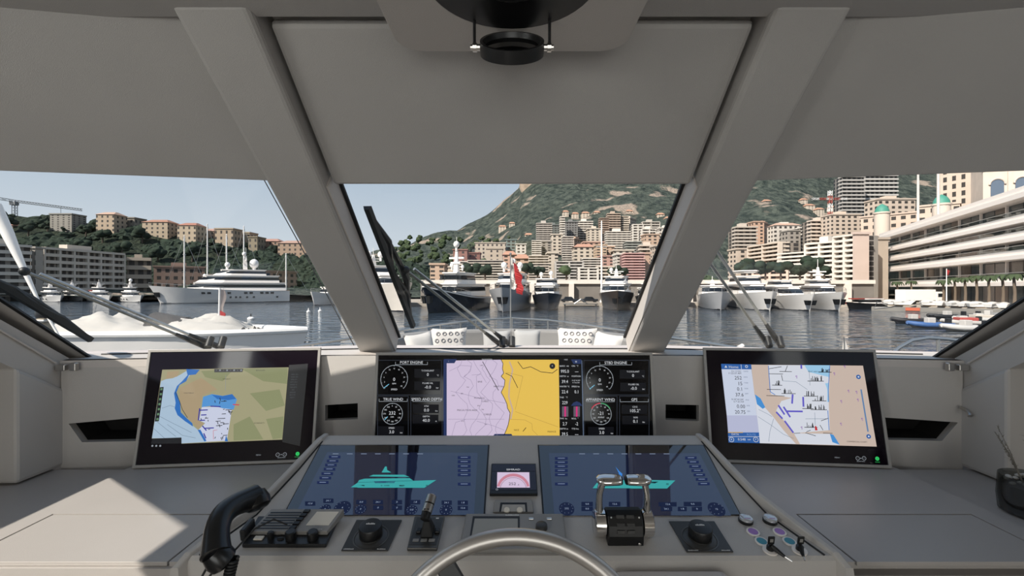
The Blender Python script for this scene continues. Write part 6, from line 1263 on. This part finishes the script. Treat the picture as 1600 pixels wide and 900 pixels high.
# ---- neighbouring boat under covers and its flag
t = thing('covered_boat', 'white neighbouring boat under crumpled covers with bow to the motor yacht', 'boat', loc=(-24.5, 24, WZ), rz=.06); Ln = 13.5
N = 10; mb = MB()
def cb_(u): return 2.1 * (1 - max(0, (u - .5) / .5) ** 2.2)
for i in range(N + 1):
    u = i / N; w_ = cb_(u); mb.v += [V((u * Ln, w_, 2.15)), V((u * Ln * .95, w_ * .75, -.2)), V((u * Ln * .95, -w_ * .75, -.2)), V((u * Ln, -w_, 2.15))]
for i in range(N): mb.f += [(i * 4 + j, i * 4 + (j + 1) % 4, i * 4 + 4 + (j + 1) % 4, i * 4 + 4 + j) for j in range(4)]
mb.f += [(0, 1, 2, 3), (N * 4, N * 4 + 1, N * 4 + 2, N * 4 + 3)]; mb.build('hull', HW, t, smooth=30)
for sg in (1, -1): MB().tube([(u / 12 * Ln, sg * cb_(u / 12), 2.25) for u in range(13)], .16, 8).build('gunwale', ORN, t, smooth=True)
cv = MB(); nx, ny = 40, 22
for i in range(nx + 1):
    for j in range(ny + 1):
        u = i / nx; v = j / ny * 2 - 1; x = 1.0 + u * 9.5; wv = min(1.75, cb_(x / Ln) * .9); h = 2.2 + .75 * (1 - v * v) ** .6 * (math.sin(PI * min(1, u * 1.02 + .01)) ** .5) * (.75 + .35 * math.sin(u * 9)) + .5 * abs(noise.noise(V((u * 7, v * 3, .3)))) * (1 - v * v) + .28 * abs(noise.noise(V((u * 16, v * 7, 4)))) * (1 - v ** 4)
        cv.v.append(V((x, v * wv, h)))
for i in range(nx):
    for j in range(ny): b_ = i * (ny + 1) + j; cv.f.append((b_, b_ + 1, b_ + ny + 2, b_ + ny + 1))
cv.build('cover', mat('canvas_white', dimc((222, 216, 208), .6), .85, bump=.3, bs=6), t, smooth=60)
hd = MB()
for i in range(9):
    a0 = PI * i / 8; hd.v += [V((5.7, -1.0 * math.cos(a0), 2.5 + 1.05 * math.sin(a0) - .3)), V((7.3, -.9 * math.cos(a0), 2.45 + .8 * math.sin(a0) - .3))]
hd.f += [(i * 2, i * 2 + 1, i * 2 + 3, i * 2 + 2) for i in range(8)] + [tuple(range(0, 18, 2)), tuple(range(1, 18, 2))]; hd.build('grey_hood', mat('canvas_grey', (70, 68, 68), .85), t, smooth=50)
MB().tube([(8.9, 0, 2.2), (8.95, 0, 4.5)], .045, 8).build('flag_staff', ORN, t)
mb = MB()
for i in range(9):
    z = 4.45 - i * .23; o_ = .16 * math.sin(i * 1.1); mb.v += [V((8.97, 0, z)), V((9.16 + o_ * .4, .1 + o_ * .3, z - .08))]
mb.f += [(i * 2, i * 2 + 1, i * 2 + 3, i * 2 + 2) for i in range(8)]
f_ = mb.build('furled_flag', mat('flag_pink_white', dimc((226, 206, 196), .6), .8), t, fix=False); MB().prism([(8.98, -.02, 3.3), (9.22, .04, 3.15), (9.2, .05, 2.5), (8.98, -.02, 2.6)], (0, .03, 0)).build('flag_red_half', mat('flag_red', (0, 0, 0)), f_)
c = P(1135 - 665, 499, dwl(499)); 
for px, py, lab in ((392, 499, 'white mooring buoy with black motor beside the covered boat'), (482, 488, 'white mooring buoy off the left pillar'), (500, 487, 'small white mooring buoy next to the left pillar')):
    d = dwl(py); c = P(px, py, d); t = thing('mooring_buoy', lab, 'buoy', loc=(c.x, c.y, WZ)); MB().ball((0, 0, .1), (.5 if px < 400 else .35, .4, .3), 12, 8).build('float', ORN, t, smooth=True); MB().tube([(0, 0, .3), (0, 0, .8)], [.12, .06], 8).build('post', BLK_PL if px < 400 else ORN, t)

# ================================================================ own foredeck
DECK = mat('deck_gelcoat', (206, 202, 197), .4, var=.03, vs=2); CUSH = mat('sofa_grey', (128, 126, 124), .85, bump=.2, bs=120)
ZD = -1.42
rail_pts = [(-2.75, 2.6), (-2.6, 3.9), (-2.25, 5.2), (-1.70, 6.66), (-1.24, 8.0), (-.70, 9.0), (0, 9.6)]
edge = rail_pts + [(-x, y) for x, y in reversed(rail_pts[:-1])]
fd = S(MB().prism([(x * 1.03, y + .15, ZD - .25) for x, y in edge] + [(2.8, 2.35, ZD - .25), (-2.8, 2.35, ZD - .25)], (0, 0, .25)).build('foredeck', DECK))
S(MB().prism([(x * 1.0, y + .1, WZ - .3) for x, y in [(q[0] * .8, q[1] * .9) for q in edge]] + [(2.3, -6, WZ - .3), (-2.3, -6, WZ - .3)], (0, 0, ZD - .25 - WZ + .3)).build('hull_underbody', WHITEG))
S(MB().hexa([(-2.0, 2.34, ZD), (2.0, 2.34, ZD), (1.35, 4.3, ZD), (-1.35, 4.3, ZD), (-1.9, 2.36, -.36), (1.9, 2.36, -.36), (1.25, 4.0, -.86), (-1.25, 4.0, -.86)]).build('coachroof', WHITEG, bevel=.05))
t = thing('bow_rail', 'stainless bow rail around the foredeck lounge', 'rail', loc=(0, 8, ZD)); zr = -.63
MB().tube([(x, y, zr) for x, y in edge], .018, 8).build('top_rail', STEEL, t, world=True, smooth=True)
for x, y in edge[1:-1] + [(-.35, 9.35), (.35, 9.35), (-.95, 8.5), (.95, 8.5)]: MB().tube([(x, y, ZD), (x, y, zr)], .014, 8).build('stanchion', STEEL, t, world=True)
t = thing('foredeck_sofa', 'grey curved foredeck sofa ahead of the windscreen', 'sofa', loc=(0, 6.4, ZD))
so_ = [(-1.45, 5.5), (-1.35, 6.3), (-1.0, 6.9), (0, 7.15), (1.0, 6.9), (1.35, 6.3), (1.45, 5.5)]; so_ = [(x * 1.22, y + .4) for x, y in so_]; si_ = [(x * .86, y - .18) for x, y in so_]
MB().prism([(x, y, ZD) for x, y in so_ + si_[::-1]], (0, 0, -.66 - ZD)).build('backrest', CUSH, t, world=True, bevel=.04)
MB().prism([(x, y, ZD) for x, y in si_] + [(1.15, 5.2, ZD), (-1.15, 5.2, ZD)], (0, 0, .4)).build('seat', CUSH, t, world=True)
def pillow(label, px, d, w, h, rz, tiltx, m_, dots=False, lean=0):
    c = P(px, 450, d); t = thing('scatter_cushion', label, 'cushion', M=Matrix.Translation(V((c.x, d, ZD + .405))) @ Matrix.Rotation(rz, 4, 'Z') @ Matrix.Rotation(lean, 4, 'Y') @ Matrix.Rotation(tiltx, 4, 'X'))
    mb = MB(); n_ = 12
    for sd in (-1, 1):
        b_ = len(mb.v)
        for i in range(n_ + 1):
            for j in range(n_ + 1):
                u = i / n_ * 2 - 1; v = j / n_ * 2 - 1; th = .085 * ((1 - u ** 4) * (1 - v ** 4)) ** .6; pin = 1 - .09 * (1 - abs(u) ** 2) * abs(v) ** 3; pin2 = 1 - .09 * (1 - abs(v) ** 2) * abs(u) ** 3; mb.v.append(V((u * w / 2 * pin2, sd * th, h / 2 + v * h / 2 * pin)))
        for i in range(n_):
            for j in range(n_): q = b_ + i * (n_ + 1) + j; mb.f.append((q, q + 1, q + n_ + 2, q + n_ + 1))
    cu = mb.build('cover', m_, t, smooth=True)
    if dots:
        for i in range(5):
            for j in range(4):
                x = (i - 2) * .085 + (.02 if j % 2 else 0); z = h * (.2 + .2 * j); u = x / (w / 2); v = (z - h / 2) / (h / 2); th = .085 * ((1 - u ** 4) * (1 - v ** 4)) ** .6
                MB().tube([(x + .024 * math.cos(2 * PI * k / 14), -th - .004, z + .024 * math.sin(2 * PI * k / 14)) for k in range(14)], .005, 5, closed=True).build('ring_motif', mat('motif_grey', (96, 94, 98), .8), t)
PW = mat('cushion_white', dimc((236, 230, 224), .62), .9, bump=.15, bs=60); PG = mat('cushion_silver', dimc((196, 194, 192), .62), .9, bump=.15, bs=60)  # middle cushions share one even grey, darker than the white ones
pillow('plain white cushion leaning in the sofa corner beside the wiper blade', 664, 5.8, .40, .46, .7, -.25, PW, lean=-.1)
pillow('white cushion with grey ring motifs beside the wiper blade', 702, 6.35, .52, .47, .25, -.22, PW, True)
pillow('small grey cushion behind the wiper arm feet', 776, 6.75, .42, .40, .05, -.2, PG)
pillow('silver grey cushion in the middle of the sofa', 824, 6.75, .40, .41, -.02, -.2, PG)
pillow('white cushion with grey ring motifs at the sunny end of the sofa', 901, 6.35, .56, .47, -.2, -.22, PW, True)
pillow('plain white cushion turned sideways at the sunny end of the sofa', 940, 5.8, .40, .46, -.7, -.25, PW, lean=.12)
t = thing('bow_flagstaff', 'slim bow flagstaff with limp white and red flag', 'flagstaff', loc=(-.03, 9.5, ZD)); zt = (450 - 398) / F * 9.5
MB().tube([(-.03, 9.5, ZD), (-.03, 9.5, zt)], [.016, .011], 8).build('staff', STEEL, t, world=True, smooth=True); MB().ball((-.03, 9.5, zt + .02), .025, 10, 6).build('finial', STEEL, t, world=True)
mb = MB(); n_ = 14
for i in range(n_ + 1):
    z = zt - .03 - i * .048; w0 = .02 + .10 * min(1, i / 6) + .02 * math.sin(i * 1.4); mb.v += [V((-.02, 9.5, z)), V((-.02 + w0 * .5, 9.5 - .05 * math.sin(i * .9), z - .02)), V((-.02 + w0, 9.5 + .05 * math.cos(i * .8), z - .03))]
for i in range(n_): mb.f += [(i * 3, i * 3 + 1, i * 3 + 4, i * 3 + 3), (i * 3 + 1, i * 3 + 2, i * 3 + 5, i * 3 + 4)]
fl_ = mb.build('flag_white_half', mat('flag_white', dimc((236, 228, 222), .62), .8), t, world=True, fix=False); mb = MB()
for i in range(n_ + 1):
    z = zt - .16 - i * .045; w0 = .05 + .11 * min(1, i / 5) + .02 * math.sin(i * 1.2 + 1); s_ = .03 + .06 * i / n_; mb.v += [V((s_ + .0, 9.46 - .03 * math.sin(i), z)), V((s_ + w0 * .9, 9.46 + .04 * math.cos(i * .9), z - .04))]
for i in range(n_): mb.f.append((i * 2, i * 2 + 1, i * 2 + 3, i * 2 + 2))
mb.build('flag_red_half', mat('flag_red', (0, 0, 0)), fl_, world=True, fix=False)
# side rail seen through the starboard window, pennants and rigging wires
t = thing('side_rail', 'curved steel side rail beyond the starboard window', 'rail', loc=(2.75, 3.6, ZD)); d = 4.2
pts = [P(1390, 556, d), P(1405, 543, d), P(1425, 532, d), P(1450, 528, d), P(1480, 530, d), P(1520, 536, d), P(1580, 545, d)]; MB().tube(pts, .016, 8).build('top_rail', STEEL, t, world=True, smooth=True)
for px, py in ((1466, 529), (1398, 549)): p = P(px, py, d); MB().tube([p, V((p.x, p.y, ZD))], .014, 8).build('stanchion', STEEL, t, world=True)
for px, d, lab in ((1322, 5.2, 'small white pennant standing up behind the harbour display'), (1150, 6.0, 'small white cover corner poking above the sill near the right pillar')):
    if px > 1200: tt = thing('pennant', lab, 'pennant', loc=P(px, 548, d)[:2] + (ZD,)); p = P(px - 3, 527, d); q = P(px + 4, 546, d); MB().prism([p, q, P(px - 5, 546, d)], (0, .01, 0)).build('cloth', PW, tt, world=True); MB().tube([V((p.x, p.y, ZD)), p], .008, 6).build('staff', STEEL, tt, world=True)
    else: tt = thing('fender_cover', lab, 'fender', loc=P(px, 548, d)[:2] + (ZD,)); p = P(px, 543, d); MB().tube([V((p.x - .08, p.y, ZD)), V((p.x - .06, p.y, p.z - .1)), V((p.x + .08, p.y, p.z + .02))], [.10, .09, .03], 10).build('body', PW, tt, world=True, smooth=True); MB().ball((p.x + .08, p.y, p.z + .02), .03, 8, 6).build('eye', ORN, tt, world=True)
t = thing('rigging_wire', 'thin dark wire slanting down past the left pillar', 'wire', loc=P(470, 385, 3.2)[:]); MB().tube([P(412, 280, 3.2), P(470, 385, 3.2), P(556, 545, 3.2)], .0035, 6).build('cable', RUBBER, t, world=True); MB().tube([P(556, 545, 3.2), P(556, 545, 3.2) + V((0, 0, -.9))], .01, 6).build('terminal', STEEL, t, world=True)
t = thing('canopy_strut', 'white canopy strut curving up outside the port window', 'strut', loc=P(46, 425, 2.6)[:]); MB().tube([P(-10, 322, 2.6), P(12, 365, 2.6), P(36, 418, 2.6), P(60, 470, 2.6), P(95, 530, 2.6)], [.036, .028, .016, .007, .006], 10).build('strut_tube', WHITEG, t, world=True, smooth=True); p = P(95, 530, 2.6); MB().tube([p, V((p.x, p.y, ZD))], .02, 8).build('strut_foot', STEEL, t, world=True)

c = P(70, 505, 9.0); t = thing('outboard_engine', 'dark hooded outboard engine on a beige leg beyond the wiper blade', 'engine', loc=(c.x, c.y, c.z - 2.2))
MB().ball((0, 0, 2.38), (.16, .13, .15), 14, 10).build('cowling', BLK_PL, t, smooth=True); MB().tube([(0, 0, 2.3), (.05, 0, 1.9), (.10, 0, 1.2), (.1, 0, -1.0)], [.12, .13, .12, .08], 12).build('leg', mat('engine_beige', (150, 138, 120), .6), t, smooth=True); MB().box(-.14, .14, -.15, .12, 2.22, 2.28).build('cowl_trim', STEEL, t, bevel=.02)
